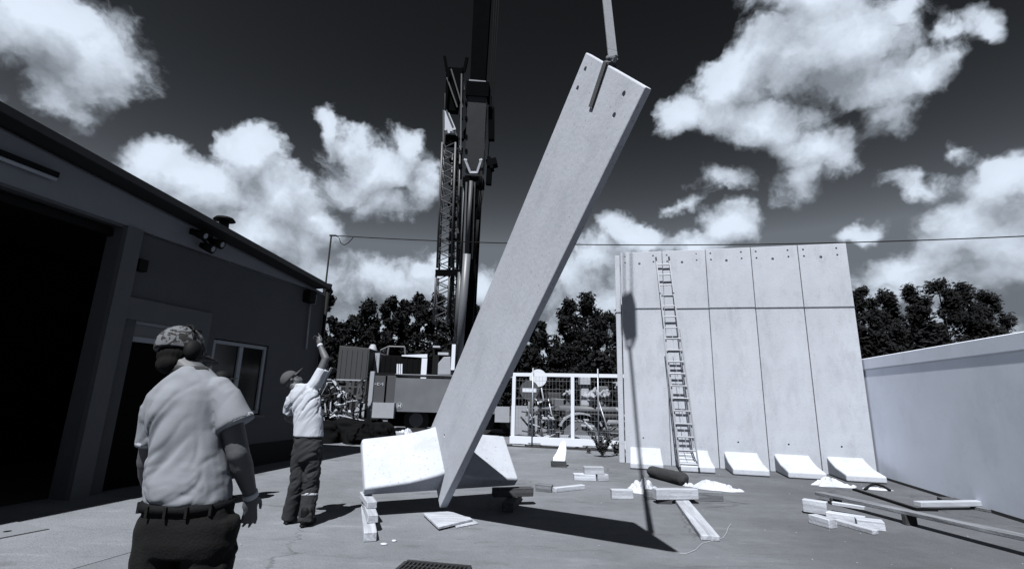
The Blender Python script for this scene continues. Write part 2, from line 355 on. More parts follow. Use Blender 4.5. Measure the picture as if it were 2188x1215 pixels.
# ------------------------------------------------------------------ ground
def sheet(name, pts, z, m):
    bm = B(); bm.faces.new([bm.verts.new((p[0], p[1], z)) for p in pts])
    for f in bm.faces:
        if f.normal.z < 0: f.normal_flip()
    o = mk(name, bm, m); o['kind'] = 'structure'; return o
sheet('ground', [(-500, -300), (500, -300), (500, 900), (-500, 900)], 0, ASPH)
e0, e1 = G(150, 1215), G(640, 1075)
ed = (e1 - e0).normalized()
pa, pb = e0 - ed * 6, G(330, 1165) + ed * .6
sheet('pavement', [pa, pb, pb + V((-1.3, 1.15, 0)) * 1.0, V((-7.2, 8.2, 0)), V((-7.6, 2, 0)), V((-6, -2, 0))], .004, APRON)
# concrete hatch at the left edge
hp = [G(-70, 1165), G(106, 1131), G(22, 1112), G(-120, 1128)]
h = thing('hatch_cover', 'square concrete hatch cover with dark joints set in the ground at the lower left', 'hatch cover', (hp[1].x, hp[1].y, 0))
bm = B(); cc = sum(hp, V()) / 4
prism(bm, [V((p.x, p.y, .0045)) for p in hp], V((0, 0, .0035))); mk('frame', bm, mat('hatch_joint', .05, .9), h)
bm = B(); prism(bm, [V((c.x, c.y, .0065)) for c in (p + (cc - p) * .035 for p in hp)], V((0, 0, .006))); mk('lid', bm, mat('hatch_lid', .235, .9, .12, 9, .4), h)
bm = B(); q = G(15, 1137); tube(bm, (q.x, q.y, .0115), (q.x, q.y, .0145), .035, .035, 10); mk('lifting_hole', bm, BLACKM, h)
# drain grate at the bottom
ga, gb, gc = G(848, 1215), G(870, 1200), G(1000, 1212)
gx = (gc - gb).normalized(); gy = V((gx.y, -gx.x, 0))
if gy.y > 0: gy = -gy
dg_ = thing('drain_grate', 'dark iron drain grate let into the ground at the bottom edge', 'drain grate', gb)
bm = B(); prism(bm, [V((p.x, p.y, .003)) for p in (gb, gb + gx * .62, gb + gx * .62 + gy * .5, gb + gy * .5)], V((0, 0, .003))); mk('pit', bm, BLACKM, dg_)
bm = B()
for a, b in ((0, 0), (0, .5)):
    bar(bm, gb + gy * b + V((0, 0, .012)), gb + gx * .62 + gy * b + V((0, 0, .012)), .035, .014)
for a in (0, .62): bar(bm, gb + gx * a + gy * .02 + V((0, 0, .011)), gb + gx * a + gy * .48 + V((0, 0, .011)), .035, .012)
mk('frame', bm, mat('cast_iron', .03, .6, .3, 10), dg_)
for i in range(14):
    bm = B(); a = gb + gx * (.045 + i * .0408) + V((0, 0, .0105)); bar(bm, a + gy * .02, a + gy * .48, .014, .009); mk('bar', bm, _mats['cast_iron'], dg_)
for i in range(4):
    bm = B(); a = gb + gy * (.1 + i * .1) + V((0, 0, .0085)); bar(bm, a + gx * .02, a + gx * .6, .012, .005); mk('crossbar', bm, _mats['cast_iron'], dg_)

# ------------------------------------------------------------------ workshop building on the left
FA = R(13.5); FD = V((math.sin(FA), math.cos(FA), 0)); FN = V((math.cos(FA), -math.sin(FA), 0)); F0 = V((-6.0, 7.35, 0))
def F(s, z, o=0.0): return F0 + FD * s + FN * o + V((0, 0, z))       # along the facade, height, out from the wall
wb = thing('workshop_building', 'long low dark workshop building with big open doorway, in shade along the left side', 'building', F(0, 0))
def fbox(bm, s0, s1, z0, z1, o0, o1):
    prism(bm, [F(s0, z0, o0), F(s1, z0, o0), F(s1, z0, o1), F(s0, z0, o1)], V((0, 0, z1 - z0)))
OH = .40  # roof overhang, lengthened to widen the building's shadow
_a = (ray(0, 215), ray(705, 608)); _P = F(0, 0, OH + .03); _h = [EYE + v * ((_P - EYE).dot(FN) / v.dot(FN)) for v in _a]
_s = [(h_ - _P).dot(FD) for h_ in _h]
def eave(s): return _h[0].z + (_h[1].z - _h[0].z) * (s - _s[0]) / (_s[1] - _s[0]) - .02      # roof edge falls towards the far corner
S0, S1, T = -9.0, 5.05, .3; SE = _s[1]
BIG0, BIG1 = -6.2, -.22
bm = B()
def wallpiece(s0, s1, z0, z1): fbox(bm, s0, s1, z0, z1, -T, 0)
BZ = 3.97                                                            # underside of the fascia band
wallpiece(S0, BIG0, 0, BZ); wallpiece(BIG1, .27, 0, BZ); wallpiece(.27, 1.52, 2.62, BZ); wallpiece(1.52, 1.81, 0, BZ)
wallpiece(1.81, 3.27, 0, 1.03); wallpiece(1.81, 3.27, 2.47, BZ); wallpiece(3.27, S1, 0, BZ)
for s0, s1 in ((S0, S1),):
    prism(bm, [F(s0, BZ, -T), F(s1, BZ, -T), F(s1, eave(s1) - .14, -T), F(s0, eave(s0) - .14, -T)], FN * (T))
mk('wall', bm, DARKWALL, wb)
bm = B()
fbox(bm, S1 - .3, S1, 0, 4.1, -9, -T); fbox(bm, S0, S0 + .3, 0, 5, -9, -T); fbox(bm, S0, S1, 0, 4.2, -9.3, -9)
mk('wall', bm, DARKWALL, wb)
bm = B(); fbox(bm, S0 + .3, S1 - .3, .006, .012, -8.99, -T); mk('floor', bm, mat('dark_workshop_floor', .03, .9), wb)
bm = B(); prism(bm, [F(S0, BZ + .002, 0), F(S1, BZ + .002, 0), F(S1, eave(S1) - .13, 0), F(S0, eave(S0) - .13, 0)], FN * .055); mk('fascia_band', bm, mat('fascia_paint', .30, .8, .12, 3, .1), wb)
bm = B(); prism(bm, [F(S0 - .2, eave(S0) - .08, OH), F(SE, eave(SE) - .08, OH), F(SE, eave(SE) - .03, OH), F(S0 - .2, eave(S0) - .01, OH)], -FN * 9.8); mk('roof', bm, ROOFM, wb)
bm = B(); prism(bm, [F(S0 - .2, eave(S0) - .085, OH + .002), F(SE + .02, eave(SE) - .085, OH + .002), F(SE + .02, eave(SE) + .02, OH + .002), F(S0 - .2, eave(S0) + .03, OH + .002)], FN * .03); mk('roof_edge_trim', bm, mat('dark_trim', .05, .5, .2, 5), wb)
bm = B(); fbox(bm, BIG1 - .004, .03, 0, BZ - .004, .0, .09); mk('pilaster', bm, DARKBAND, wb)
bm = B(); fbox(bm, .03, 1.62, 2.56, 2.90, .0, .06); fbox(bm, 1.46, 1.62, 0, 2.56, .0, .06); mk('door_surround', bm, DARKBAND, wb)
dr = B(); fbox(dr, .27, .33, 0, 2.62, -.2, -.08); fbox(dr, 1.46, 1.52, 0, 2.62, -.2, -.08); fbox(dr, .33, 1.46, 2.52, 2.62, -.2, -.08); fbox(dr, .33, 1.46, 2.24, 2.32, -.2, -.08)
dfr = mk('door_frame', dr, FRAME, wb)
bm = B(); fbox(bm, .33, 1.46, 2.32, 2.52, -.15, -.13); mk('transom_pane', bm, mat('pale_transom_glass', .16, .3, .1), dfr)
bm = B(); fbox(bm, .33, 1.46, .02, 2.24, -.17, -.12); dl = mk('door', bm, BLACKM, wb)
bm = B(); tube(bm, F(1.38, 1.05, -.115), F(1.38, 1.05, -.06), .015); bar(bm, F(1.38, 1.05, -.06), F(1.26, 1.05, -.06), .02, .02); mk('handle', bm, STEEL, dl)
wf = B()
for a in ((1.83, 1.90, 1.05, 2.45), (3.18, 3.25, 1.05, 2.45), (1.90, 3.18, 2.38, 2.45), (1.90, 3.18, 1.05, 1.12), (2.50, 2.60, 1.12, 2.38)): fbox(wf, *a, -.11, -.03)
wfr = mk('window', wf, FRAME, wb, bevel=.008)
for s0, s1 in ((1.90, 2.50), (2.60, 3.18)):
    bm = B(); fbox(bm, s0 - .004, s1 + .004, 1.116, 2.384, -.08, -.07); mk('pane', bm, GLASS, wfr)
bm = B(); fbox(bm, 1.78, 3.30, .97, 1.03, -.05, .10); mk('sill', bm, DARKBAND, wfr)
bm = B(); fbox(bm, .06, .20, 3.33, 3.52, .0, .1); mk('junction_box', bm, BLACK, wb)
bm = B(); tube(bm, F(4.40, 3.72, .06), F(4.45, 2.52, .06), .022); mk('downpipe', bm, LGREY, wb, True)
bm = B(); tube(bm, F(5.0, 4.05, .09), F(5.0, 0.05, .09), .045); tube(bm, F(5.0, 4.05, .09), F(5.02, 4.25, .12), .06); mk('downpipe', bm, BLACK, wb, True)
bm = B(); fbox(bm, 1.63, S1, 0, .45, .0, .02); mk('plinth', bm, mat('black_plinth', .012, .9), wb)
# rails of the big door inside the dark opening
bm = B(); fbox(bm, BIG0, BIG1, BZ - .16, BZ - .06, -.26, -.18); mk('door_track', bm, BLACK, wb)
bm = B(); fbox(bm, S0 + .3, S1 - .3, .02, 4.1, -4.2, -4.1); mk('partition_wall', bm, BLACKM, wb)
# things fixed to it
bm = B(); p = F(4.32, 3.82, .0); lt = thing('wall_lamp', 'small dark wall lamp above the thin pipe near the far corner of the dark building', 'lamp', p)
fbox(bm, 4.16, 4.42, 3.62, 3.92, .0, .2); mk('housing', bm, BLACK, lt, bevel=.02)
bm = B(); fbox(bm, 4.425, 4.46, 3.62, 3.85, .03, .17); mk('lens', bm, LGREY, lt)
t = thing('strip_light', 'white tube light fixed over the big open doorway at the left edge', 'lamp', F(-1.6, 4.2))
bm = B(); tube(bm, F(-2.7, 4.235, .12), F(-1.30, 4.235, .12), .028); mk('tube', bm, OFFWHITE, t, True)
bm = B(); fbox(bm, -2.7, -1.3, 4.26, 4.33, .055, .16); mk('housing', bm, BLACK, t)
t = thing('floodlight', 'cluster of dark floodlights with pale lenses on the dark fascia under the roof vent', 'floodlight', F(1.05, 4.35, .06))
bm = B(); fbox(bm, .84, 1.28, 4.20, 4.30, .06, .12); tube(bm, F(1.05, 4.2, .1), F(1.05, 4.04, .3), .02); mk('bracket', bm, BLACK, t)
for s, z in ((.86, 4.24), (1.24, 4.20), (1.06, 4.06)):
    bm = B(); a = F(s, z, .12); b = F(s + .06, z - .07, .34); tube(bm, a, b, .05, .095, 12); hd = mk('lamp_head', bm, BLACK, t, True)
    bm = B(); d_ = (b - a).normalized(); tube(bm, b + d_ * .002, b + d_ * .010, .05, .05, 12); mk('lens', bm, LGREY, hd)
rv = F(1.30, 0, .30); zt = eave(1.30) - .02
t = thing('roof_vent', 'small mushroom vent standing on the dark roof edge', 'roof vent', rv + V((0, 0, zt)))
bm = B(); tube(bm, rv + V((0, 0, zt - .03)), rv + V((0, 0, zt + .2)), .10, .08, 14); mk('stem', bm, BLACK, t, True)
bm = B(); tube(bm, rv + V((0, 0, zt + .2)), rv + V((0, 0, zt + .25)), .19, .15, 16); tube(bm, rv + V((0, 0, zt + .25)), rv + V((0, 0, zt + .28)), .15, .05, 16); mk('cowl', bm, BLACK, t, True)

# ------------------------------------------------------------------ cable pole and overhead wire
ptop = D(708, 503, 13.3); pb_ = V((ptop.x, ptop.y, 0))
t = thing('cable_pole', 'thin metal pole rising behind the far corner of the dark building, holding the overhead cable', 'pole', pb_)
bm = B(); tube(bm, pb_, ptop, .03, .025, 8); mk('shaft', bm, BLACK, t, True)
bm = B(); bar(bm, ptop - V((.05, 0, 0)), ptop + V((.14, 0, 0)), .04, .04); mk('arm', bm, BLACK, t)
w0 = ptop + V((.1, 0, 0)); q1, q2 = V((2.81, 11.65, 5.34)), V((7.85, 10.48, 5.17))
pts = []
for i in range(33):
    x = w0.x + (13.0 - w0.x) * i / 32
    l0 = (x - q1.x) * (x - q2.x) / ((w0.x - q1.x) * (w0.x - q2.x)); l1 = (x - w0.x) * (x - q2.x) / ((q1.x - w0.x) * (q1.x - q2.x)); l2 = (x - w0.x) * (x - q1.x) / ((q2.x - w0.x) * (q2.x - q1.x))
    pts.append(w0 * l0 + q1 * l1 + q2 * l2)
bm = B(); path(bm, pts, .0125, 6); path(bm, [w0, w0 + V((.12, 0, -.05)), w0 + V((.2, 0, -.22)), w0 + V((.3, 0, -.28)), w0 + V((.42, 0, -.2)), w0 + V((.55, -.03, -.05))], .011, 6)
single('overhead_cable', bm, BLACK, 'black overhead cable strung across the yard above the concrete units', 'cable', smooth=True)
pe = pts[-1]; t = thing('cable_post', 'tall thin post holding the overhead cable beyond the white wall', 'pole', (pe.x, pe.y, 0))
bm = B(); tube(bm, (pe.x, pe.y, 0), (pe.x, pe.y, pe.z + .1), .06, .05); mk('shaft', bm, BLACK, t, True)

# ------------------------------------------------------------------ white boundary wall on the right
WA = R(13.6); WD = V((math.sin(WA), math.cos(WA), 0)); WN = V((WD.y, -WD.x, 0)); W0 = V((8.10, 10.75, 0))
ww = thing('boundary_wall', 'plain white rendered boundary wall with coping along the right side', 'wall', W0)
def WP(s, z, o=0.0): return W0 + WD * s + WN * o + V((0, 0, z))
bm = B(); prism(bm, [WP(-14, 0), WP(2.2, 0), WP(2.2, 0, .22), WP(-14, 0, .22)], V((0, 0, 2.36))); mk('wall', bm, WHITEWALL, ww)
bm = B(); prism(bm, [WP(-14, 2.335, -.0095), WP(2.2, 2.335, -.0095), WP(2.2, 2.335, -.001), WP(-14, 2.335, -.001)], V((0, 0, .022))); mk('coping_joint', bm, mat('joint_shadow', .8, .95), ww)
bm = B(); prism(bm, [WP(-14, 2.36, -.006), WP(2.2, 2.36, -.006), WP(2.2, 2.36, .226), WP(-14, 2.36, .226)], V((0, 0, .24))); mk('coping', bm, WHITEWALL, ww, bevel=.008)
bm = B(); prism(bm, [WP(-14, 0, -.012), WP(2.2, 0, -.012), WP(2.2, 0, .0), WP(-14, 0, .0)], V((0, 0, .05))); mk('base_joint', bm, mat('dirt_joint', .08, .95), ww)

# ------------------------------------------------------------------ the precast units
UW, UL, UT0, UT1 = 1.10, 5.42, .125, .075
def unit_mesh():
    # local: x across (0..UW), y backwards from the front face, z up
    bm = B()
    vs_ = [bm.verts.new(c) for c in ((0, 0, 0), (UW, 0, 0), (UW, UT0, 0), (0, UT0, 0), (0, 0, UL), (UW, 0, UL), (UW, UT1, UL), (0, UT1, UL))]
    for f in ((3, 2, 1, 0), (4, 5, 6, 7), (0, 1, 5, 4), (1, 2, 6, 5), (2, 3, 7, 6), (3, 0, 4, 7)): bm.faces.new([vs_[i] for i in f])
    bmesh.ops.bevel(bm, geom=list(bm.edges), offset=.012, segments=2, profile=.5, affect='EDGES')
    cut = B()
    for x, z, r in ((.115, UL - .12, .024), (.12, UL - .29, .024), (UW - .23, UL - .12, .024), (UW - .225, UL - .29, .024), (.50, UL - .33, .034), (.45, .62, .022)):
        tube(cut, (x, -.2, z), (x, .4, z), r, r, 14)
    bm = boolean(bm, cut)
    me = bpy.data.meshes.new('wall_slab'); bm.to_mesh(me); bm.free(); me.materials.append(CONC)
    def foot(y0, y1, kr, ko, name):
        b = B(); x0, x1 = .11, UW - .235
        s = 1 if y1 > y0 else -1
        yy = y0 + s * .16
        prof = [(y0, .004), (y1, .004), (y1, ko), (y0 + (y1 - y0) * .45, kr - (kr - ko) * .62), (y0 + (y1 - y0) * .22, kr - .06), (y0 + (y1 - y0) * .10, kr - .015), (y0, kr + .035)]
        prism(b, [V((x0, y, z)) for y, z in prof], V((x1 - x0, 0, 0)))
        es = [e for e in b.edges if abs(e.verts[0].co.y - y0) > .02 or abs(e.verts[1].co.y - y0) > .02]
        bmesh.ops.bevel(b, geom=[e for e in es if e.calc_face_angle(0) > .5], offset=.035, segments=4, profile=.5, affect='EDGES', clamp_overlap=True)
        m = bpy.data.meshes.new(name); b.to_mesh(m); b.free(); m.materials.append(CONC)
        return m
    return me, foot(-.002, -.985, .36, .145, 'toe'), foot(UT0 + .002 - .006, UT0 + 1.08, .36, .16, 'heel')
U_W, U_T, U_H = unit_mesh()
def unit(label, mw, group):
    t = thing('retaining_wall_unit', label, 'concrete unit', mw.translation, group); t.matrix_world = mw
    for n, me in (('wall_slab', U_W), ('toe', U_T), ('heel', U_H)):
        o = bpy.data.objects.new(n, me); link(o, t)
    return t
L0, L1 = V((2.93, 12.6, 0)), V((8.20, 11.28, 0)); ld = (L1 - L0).normalized(); lback = V((-ld.y, ld.x, 0))
pitch_ = (L1 - L0).length / 5
labs = ['standing concrete retaining wall unit with the ladder leaning on its right edge', 'standing concrete retaining wall unit second from the gate, just right of the ladder',
        'standing concrete retaining wall unit in the middle of the row of five', 'standing concrete retaining wall unit second from the white wall', 'standing concrete retaining wall unit right beside the white boundary wall']
rr = random.Random(3)
for i in range(5):
    p = L0 + ld * (pitch_ * i + .004) + lback * rr.uniform(-.012, .012)
    mw = Matrix.Translation(p) @ Matrix((ld, lback, V((0, 0, 1)))).transposed().to_4x4() @ Matrix.Diagonal(((pitch_ - .014) / UW, 1, 1, 1))
    unit(labs[i], mw, 'concrete units standing in a row')
bm = B(); a = L0 - ld * .155 + lback * .05; prism(bm, [a, a + ld * .135, a + ld * .135 + lback * .14, a + lback * .14], V((0, 0, 5.36)))
single('concrete_post', bm, CONC, 'narrow concrete post standing at the gate end of the row of units', 'post', bevel=.01)
# the lifted unit: long axis leans to the viewer, one toe left and one heel right
ph, el = .4629, .7377
un = V((-math.cos(ph), -math.sin(ph), 0)); uu = V((math.sin(ph), -math.cos(ph), 0))
ua = uu * math.cos(el) + V((0, 0, 1)) * math.sin(el); uw = -uu * math.sin(el) + V((0, 0, 1)) * math.cos(el)
T0 = V((-.883, 6.915, .075))
SX, SZ = 1.13 / UW, 5.606 / UL
def UP_(x, y, z): return T0 + uw * (1.13 - x * SX) - un * y + ua * z          # local unit coordinates to the yard
mw = Matrix.Translation(T0 + uw * 1.13) @ Matrix((-uw * SX, -un, ua)).transposed().to_4x4()
lu = unit('concrete retaining wall unit hanging tilted from the crane strap in the middle of the yard', mw, None)
for c in lu.children:
    if c.name.startswith('wall_slab'): c.scale = (1, .86, SZ)
    else: c.scale = (1, 1, 1.04)
# sling and hook
ULs = 5.606
hole = UP_(.50, -.012, (UL - .33) * SZ)
topf, topb = UP_(.43, -.015, ULs + .006), UP_(.43, UT1 + .02, ULs + .008)
hook = V((.90, 6.17, 13.4))
t = thing('lifting_strap', 'grey webbing strap holding the tilted concrete unit from above', 'strap', topf)
sx = -uw
def ribbon(bm, pts, w, th, wd_):
    for a, b in zip(pts[:-1], pts[1:]):
        d = (b - a).normalized(); x = (wd_ - d * wd_.dot(d)).normalized(); nrm = d.cross(x)
        bar(bm, a - d * .004, b + d * .004, w, th, up=nrm)
bm = B(); ribbon(bm, [hole - ua * .015, topf, (topf + topb) / 2 + ua * .035, topb], .062, .010, sx); mk('sling_loop', bm, DSTRAP, t)
bm = B(); ribbon(bm, [UP_(.50, UT1 + .03, (UL - .33) * SZ), topb], .062, .010, sx); mk('rear_loop', bm, STRAPM, t)
bm = B(); kn = (topf + topb) / 2 + ua * .05
p1 = kn + (hook - kn) * .012; p2 = kn + (hook - kn) * .10; ax = V((1, .25, 0))
ribbon(bm, [kn, p1, p2, hook], .085, .012, ax); mk('webbing', bm, STRAPM, t)
bm = B()
for k, (dx, dz) in enumerate(((-.03, -.005), (.0, .012), (.032, .004))): bar(bm, kn - sx * .055 + ua * (dz - .02) + un * .012 * k, kn + sx * .06 + ua * (dz + .012 * k) + un * .01, .035, .03, up=ua)
mk('knot', remeshed(bm, .006, 3), STRAPM, t, True)
t = thing('crane_hook', 'heavy black crane hook block high above the yard', 'crane hook', hook)
bm = B(); box(bm, hook.x - .16, hook.x + .16, hook.y - .14, hook.y + .14, hook.z + .35, hook.z + 1.2); mk('block', bm, CRANED, t, bevel=.04)
bm = B()
for i in range(10):
    a0, a1 = R(-60 + i * 27), R(-60 + (i + 1) * 27)
    tube(bm, hook + V((math.sin(a0) * .12, 0, .1 - math.cos(a0) * .12)), hook + V((math.sin(a1) * .12, 0, .1 - math.cos(a1) * .12)), .035)
tube(bm, hook + V((0, 0, .2)), hook + V((0, 0, .36)), .045); mk('hook', bm, CRANED, t, True)
bm = B()
for dx in (-.1, .1): tube(bm, hook + V((dx, 0, 1.2)), hook + V((dx * 1.2, -.6, 22)), .02, .02, 6)
mk('hoist_rope', bm, BLACK, t)

#__REST__
# ------------------------------------------------------------------ people
def hand(bm, wrist, d, n, curls, side, s=1.0, spread=.10):
    d = d.normalized(); n = (n - d * n.dot(d)).normalized(); x = d.cross(n) * side      # x points to the thumb side
    rot = Matrix((x, n, d)).transposed()
    ell(bm, wrist + d * .048 * s, (.041 * s, .017 * s, .056 * s), rot, 14)
    ell(bm, wrist + d * .075 * s, (.040 * s, .014 * s, .028 * s), rot, 12)
    ell(bm, wrist + d * .01 * s, (.026 * s, .020 * s, .035 * s), rot, 12)
    ls = (.082, .09, .083, .066); rs = (.0098, .0100, .0096, .0086)
    for i in range(4):
        b = wrist + d * (.088 - .004 * abs(i - 1.2)) * s + x * (.029 - .0195 * i) * s
        dd = (d + x * (1.3 - i) * spread).normalized(); c = curls[i]; L = ls[i] * s; p = b - dd * .02 * s
        q0 = b
        capsule(bm, p, q0, rs[i] * s * 1.05, rs[i] * s, 8)
        for k, f in enumerate((.46, .30, .24)):
            a = c * (.55 + .75 * k); v = dd * math.cos(a) + n * math.sin(a)
            q1 = q0 + v * L * f; capsule(bm, q0, q1, rs[i] * s * (1 - .05 * k), rs[i] * s * (.93 - .05 * k), 8); q0 = q1
    b = wrist + d * .025 * s + x * .026 * s
    v1 = (x * .75 + d * .65 + n * .25).normalized(); v2 = (d * .9 + x * .25 + n * .35).normalized()
    capsule(bm, b, b + v1 * .042 * s, .0125 * s, .0115 * s, 8); capsule(bm, b + v1 * .042 * s, b + v1 * .042 * s + v2 * .05 * s, .0112 * s, .0085 * s, 8)
def head(bm, c, f, upv, s=1.0):
    f = f.normalized(); x = f.cross(upv).normalized(); u = x.cross(f)
    rot = Matrix((x, f, u)).transposed()
    P = lambda a, b, e: c + (x * a + f * b + u * e) * s
    ell(bm, P(0, -.008, .03), (.076 * s, .096 * s, .088 * s), rot, 20)
    ell(bm, P(0, .022, -.045), (.060 * s, .070 * s, .070 * s), rot, 16)
    ell(bm, P(0, .058, -.088), (.030 * s, .030 * s, .024 * s), rot, 12)              # chin
    capsule(bm, P(0, .088, .018), P(0, .108, -.018), .010 * s, .016 * s, 8)           # nose
    for e in (-1, 1):
        ell(bm, P(e * .034, .082, .022), (.016 * s, .010 * s, .010 * s), rot, 8)      # eyelids
        ell(bm, P(e * .033, .088, .040), (.022 * s, .010 * s, .008 * s), rot, 8)      # brows
        ell(bm, P(e * .078, -.008, -.002), (.010 * s, .020 * s, .032 * s), rot, 10)   # ears
        ell(bm, P(e * .045, .060, -.025), (.022 * s, .020 * s, .022 * s), rot, 10)    # cheeks
    ell(bm, P(0, .088, -.052), (.026 * s, .010 * s, .007 * s), rot, 8); ell(bm, P(0, .086, -.066), (.022 * s, .010 * s, .008 * s), rot, 8)
def boot(bm, ank, toe, s=1.0):
    toe = toe.normalized(); x = toe.cross(V((0, 0, 1))); rot = Matrix((x, toe, V((0, 0, 1)))).transposed()
    a = V((ank.x, ank.y, 0))
    ell(bm, a + toe * .02 * s + V((0, 0, .06)), (.050 * s, .085 * s, .058 * s), rot); ell(bm, a + toe * .13 * s + V((0, 0, .045)), (.050 * s, .09 * s, .045 * s), rot)
    capsule(bm, a + V((0, 0, .06)), a + V((0, 0, .17)), .055 * s, .058 * s)
    m = Matrix.Translation(a + toe * .075 * s + V((0, 0, .016))) @ rot.to_4x4() @ Matrix.Diagonal((.052 * s, .15 * s, .016, 1))
    bmesh.ops.create_uvsphere(bm, u_segments=18, v_segments=8, radius=1, matrix=m)
def cap_mesh(c, f, upv, brim=True, s=1.0, low=0.012, r=(.084, .104, .098)):
    f = f.normalized(); x = f.cross(upv).normalized(); u = x.cross(f); rot = Matrix((x, f, u)).transposed()
    b = B(); ell(b, c + u * .030 * s - f * .008, tuple(k * s for k in r), rot, 24)
    geom = b.verts[:] + b.edges[:] + b.faces[:]
    cut = bmesh.ops.bisect_plane(b, geom=geom, plane_co=c + u * low * s, plane_no=u, clear_inner=True)
    es = [e for e in cut['geom_cut'] if isinstance(e, bmesh.types.BMEdge)]
    bmesh.ops.edgeloop_fill(b, edges=es)
    if brim:
        N_ = 9; top = []; bot = []
        for i in range(N_ + 1):
            t = -1 + 2 * i / N_; 
            for k, lst in ((0, top), (1, bot)): pass
            inn = c + x * t * .072 * s + f * (math.sqrt(max(0, 1 - (t * .8) ** 2)) * .095 - .004) * s + u * (.018 - .006 * t * t) * s
            out = c + x * t * .068 * s + f * (math.sqrt(max(0, 1 - (t * .8) ** 2)) * .10 + .075 * math.sqrt(max(0, 1 - t * t)) + .003) * s + u * (.010 - .014 * t * t) * s
            top.append((b.verts.new(inn), b.verts.new(out))); bot.append((b.verts.new(inn - u * .006), b.verts.new(out - u * .006)))
        for i in range(N_):
            b.faces.new((top[i][0], top[i][1], top[i + 1][1], top[i + 1][0])); b.faces.new((bot[i][0], bot[i + 1][0], bot[i + 1][1], bot[i][1]))
            b.faces.new((top[i][1], bot[i][1], bot[i + 1][1], top[i + 1][1]))
    return b
def folds(dirv, freq, amp, seed=0, zlo=-9, zhi=9, crease=False):
    dirv = dirv.normalized()
    def f(p):
        along = p.dot(dirv); q = p - dirv * along
        w = V((NZ.noise(p * 3 + V((seed, 0, 0))), NZ.noise(p * 3 + V((0, seed, 5))), 0)) * .05
        n = NZ.noise((q + w) * freq + dirv * along * freq * .16 + V((seed * 3.1, 0, 0)))
        n2 = NZ.noise((q + w) * freq * 2.3 + dirv * along * freq * .3)
        if crease:
            mk_ = min(1, max(0, .5 + 1.6 * NZ.noise(p * 2.2 + V((seed * 2.7, 4, 1)))))
            k = min(1, max(0, (p.z - zlo) / .06)) * min(1, max(0, (zhi - p.z) / .1))
            return amp * k * (.45 * n2 - mk_ * (1.15 * math.exp(-(n / .13) ** 2) + .5 * math.exp(-(n2 / .15) ** 2)) + .45 * mk_)
        k = min(1, max(0, (p.z - zlo) / .06)) * min(1, max(0, (zhi - p.z) / .1))
        return amp * ((1 - abs(n) * 2.2) * .8 - .3 + .3 * n2) * k
    return f
def rings_px(rows, d, b):                       # torso outline rows (y, left x, right x, half depth)
    out = []
    for (y, l, r, bb) in rows:
        a, c = D(l, y, d), D(r, y, d); out.append(((a + c) / 2, (c - a).length / 2, bb, 0.0))
    return out

# --- man in the foreground, seen from behind
d1 = 2.5
cxy = D(405, 1100, d1)
man = thing('person', 'man in pale grey polo shirt and patterned cap, standing nearest with his back turned', 'person', (cxy.x, d1, 0))
hc = D(388, 757, d1 + .03); hf = V((.42, .88, -.22)); hu = V((-.17, .20, 1))
nb_ = D(412, 800, d1)
b = B(); head(b, hc, hf, hu, 1.06); capsule(b, hc + V((.015, -.025, -.05)), nb_, .062, .068)
sr, er, wr_ = D(482, 846, d1), D(509, 968, d1 + .02), D(535, 1056, d1 + .14)
sl_, el_, wl_ = D(342, 864, d1), D(318, 985, d1 + .10), D(326, 1062, d1 + .30)
for (s_, e_, w_) in ((sr, er, wr_), (sl_, el_, wl_)):
    capsule(b, s_, e_, .058, .052); capsule(b, e_ + (e_ - s_) * -.02, e_ + (w_ - e_) * .3, .050, .052); capsule(b, e_ + (w_ - e_) * .3, w_, .052, .031)
hand(b, wr_, D(534, 1128, d1 + .17) - wr_, V((-.8, .5, .1)), (.28, .34, .42, .5), 1, 1.02)
hand(b, wl_, V((.1, .5, -.75)), V((.8, .4, 0)), (.4, .4, .5, .5), -1, 1.02)
tors = [(1090, 316, 500, .11), (1040, 320, 482, .115), (960, 322, 474, .115), (880, 318, 480, .12), (835, 330, 488, .10), (806, 365, 470, .07)]
M1 = lambda rows, k=.86: [(y, 402 + (l - 398) * k, 402 + (r_ - 398) * k, bb) for (y, l, r_, bb) in rows]
loft(b, rings_px(M1(tors), d1, 0))
lx = [(cxy.x - .125, -.15), (cxy.x + .125, .15)]
for hx, ax_ in lx:
    capsule(b, V((hx * .8 + cxy.x * .2, d1, .88)), V((hx + (ax_ > 0 and .0 or -.0), d1 + .02, .50)), .092, .068); capsule(b, V((hx + (ax_ > 0 and .02 or -.02), d1 + .02, .50)), V((hx + (ax_ > 0 and .03 or -.03), d1 - .02, .10)), .066, .045)
mk('body', remeshed(b, .0085, 2), SKIN, man, True)
b = B()
rows = [(1076, 309, 497, .135), (1062, 302, 499, .15), (1035, 302, 497, .15), (1000, 305, 495, .142), (955, 309, 484, .14), (915, 308, 480, .142), (880, 304, 486, .142), (852, 308, 494, .134), (832, 322, 490, .122), (814, 344, 478, .105), (800, 364, 462, .088), (790, 378, 448, .072), (783, 388, 438, .062)]
loft(b, rings_px([(y, l, r_, bb * 1.10) for (y, l, r_, bb) in M1(rows)], d1, 0), power=2.0)
re_ = D(505, 905, d1 + .0); le_ = D(318, 948, d1 + .03)
capsule(b, D(466, 838, d1), D(484, 858, d1), .080, .078); tube(b, D(478, 846, d1), re_, .076, .086, 20)
capsule(b, D(350, 856, d1), D(332, 885, d1), .080, .070); tube(b, D(336, 868, d1), le_, .070, .058, 20)
ff = folds(V((.50, 0, .86)), 5.0, .019, 2, crease=True); fg = folds(V((.95, 0, .22)), 8, .010, 7, crease=True)
zc = D(400, 1000, d1).z
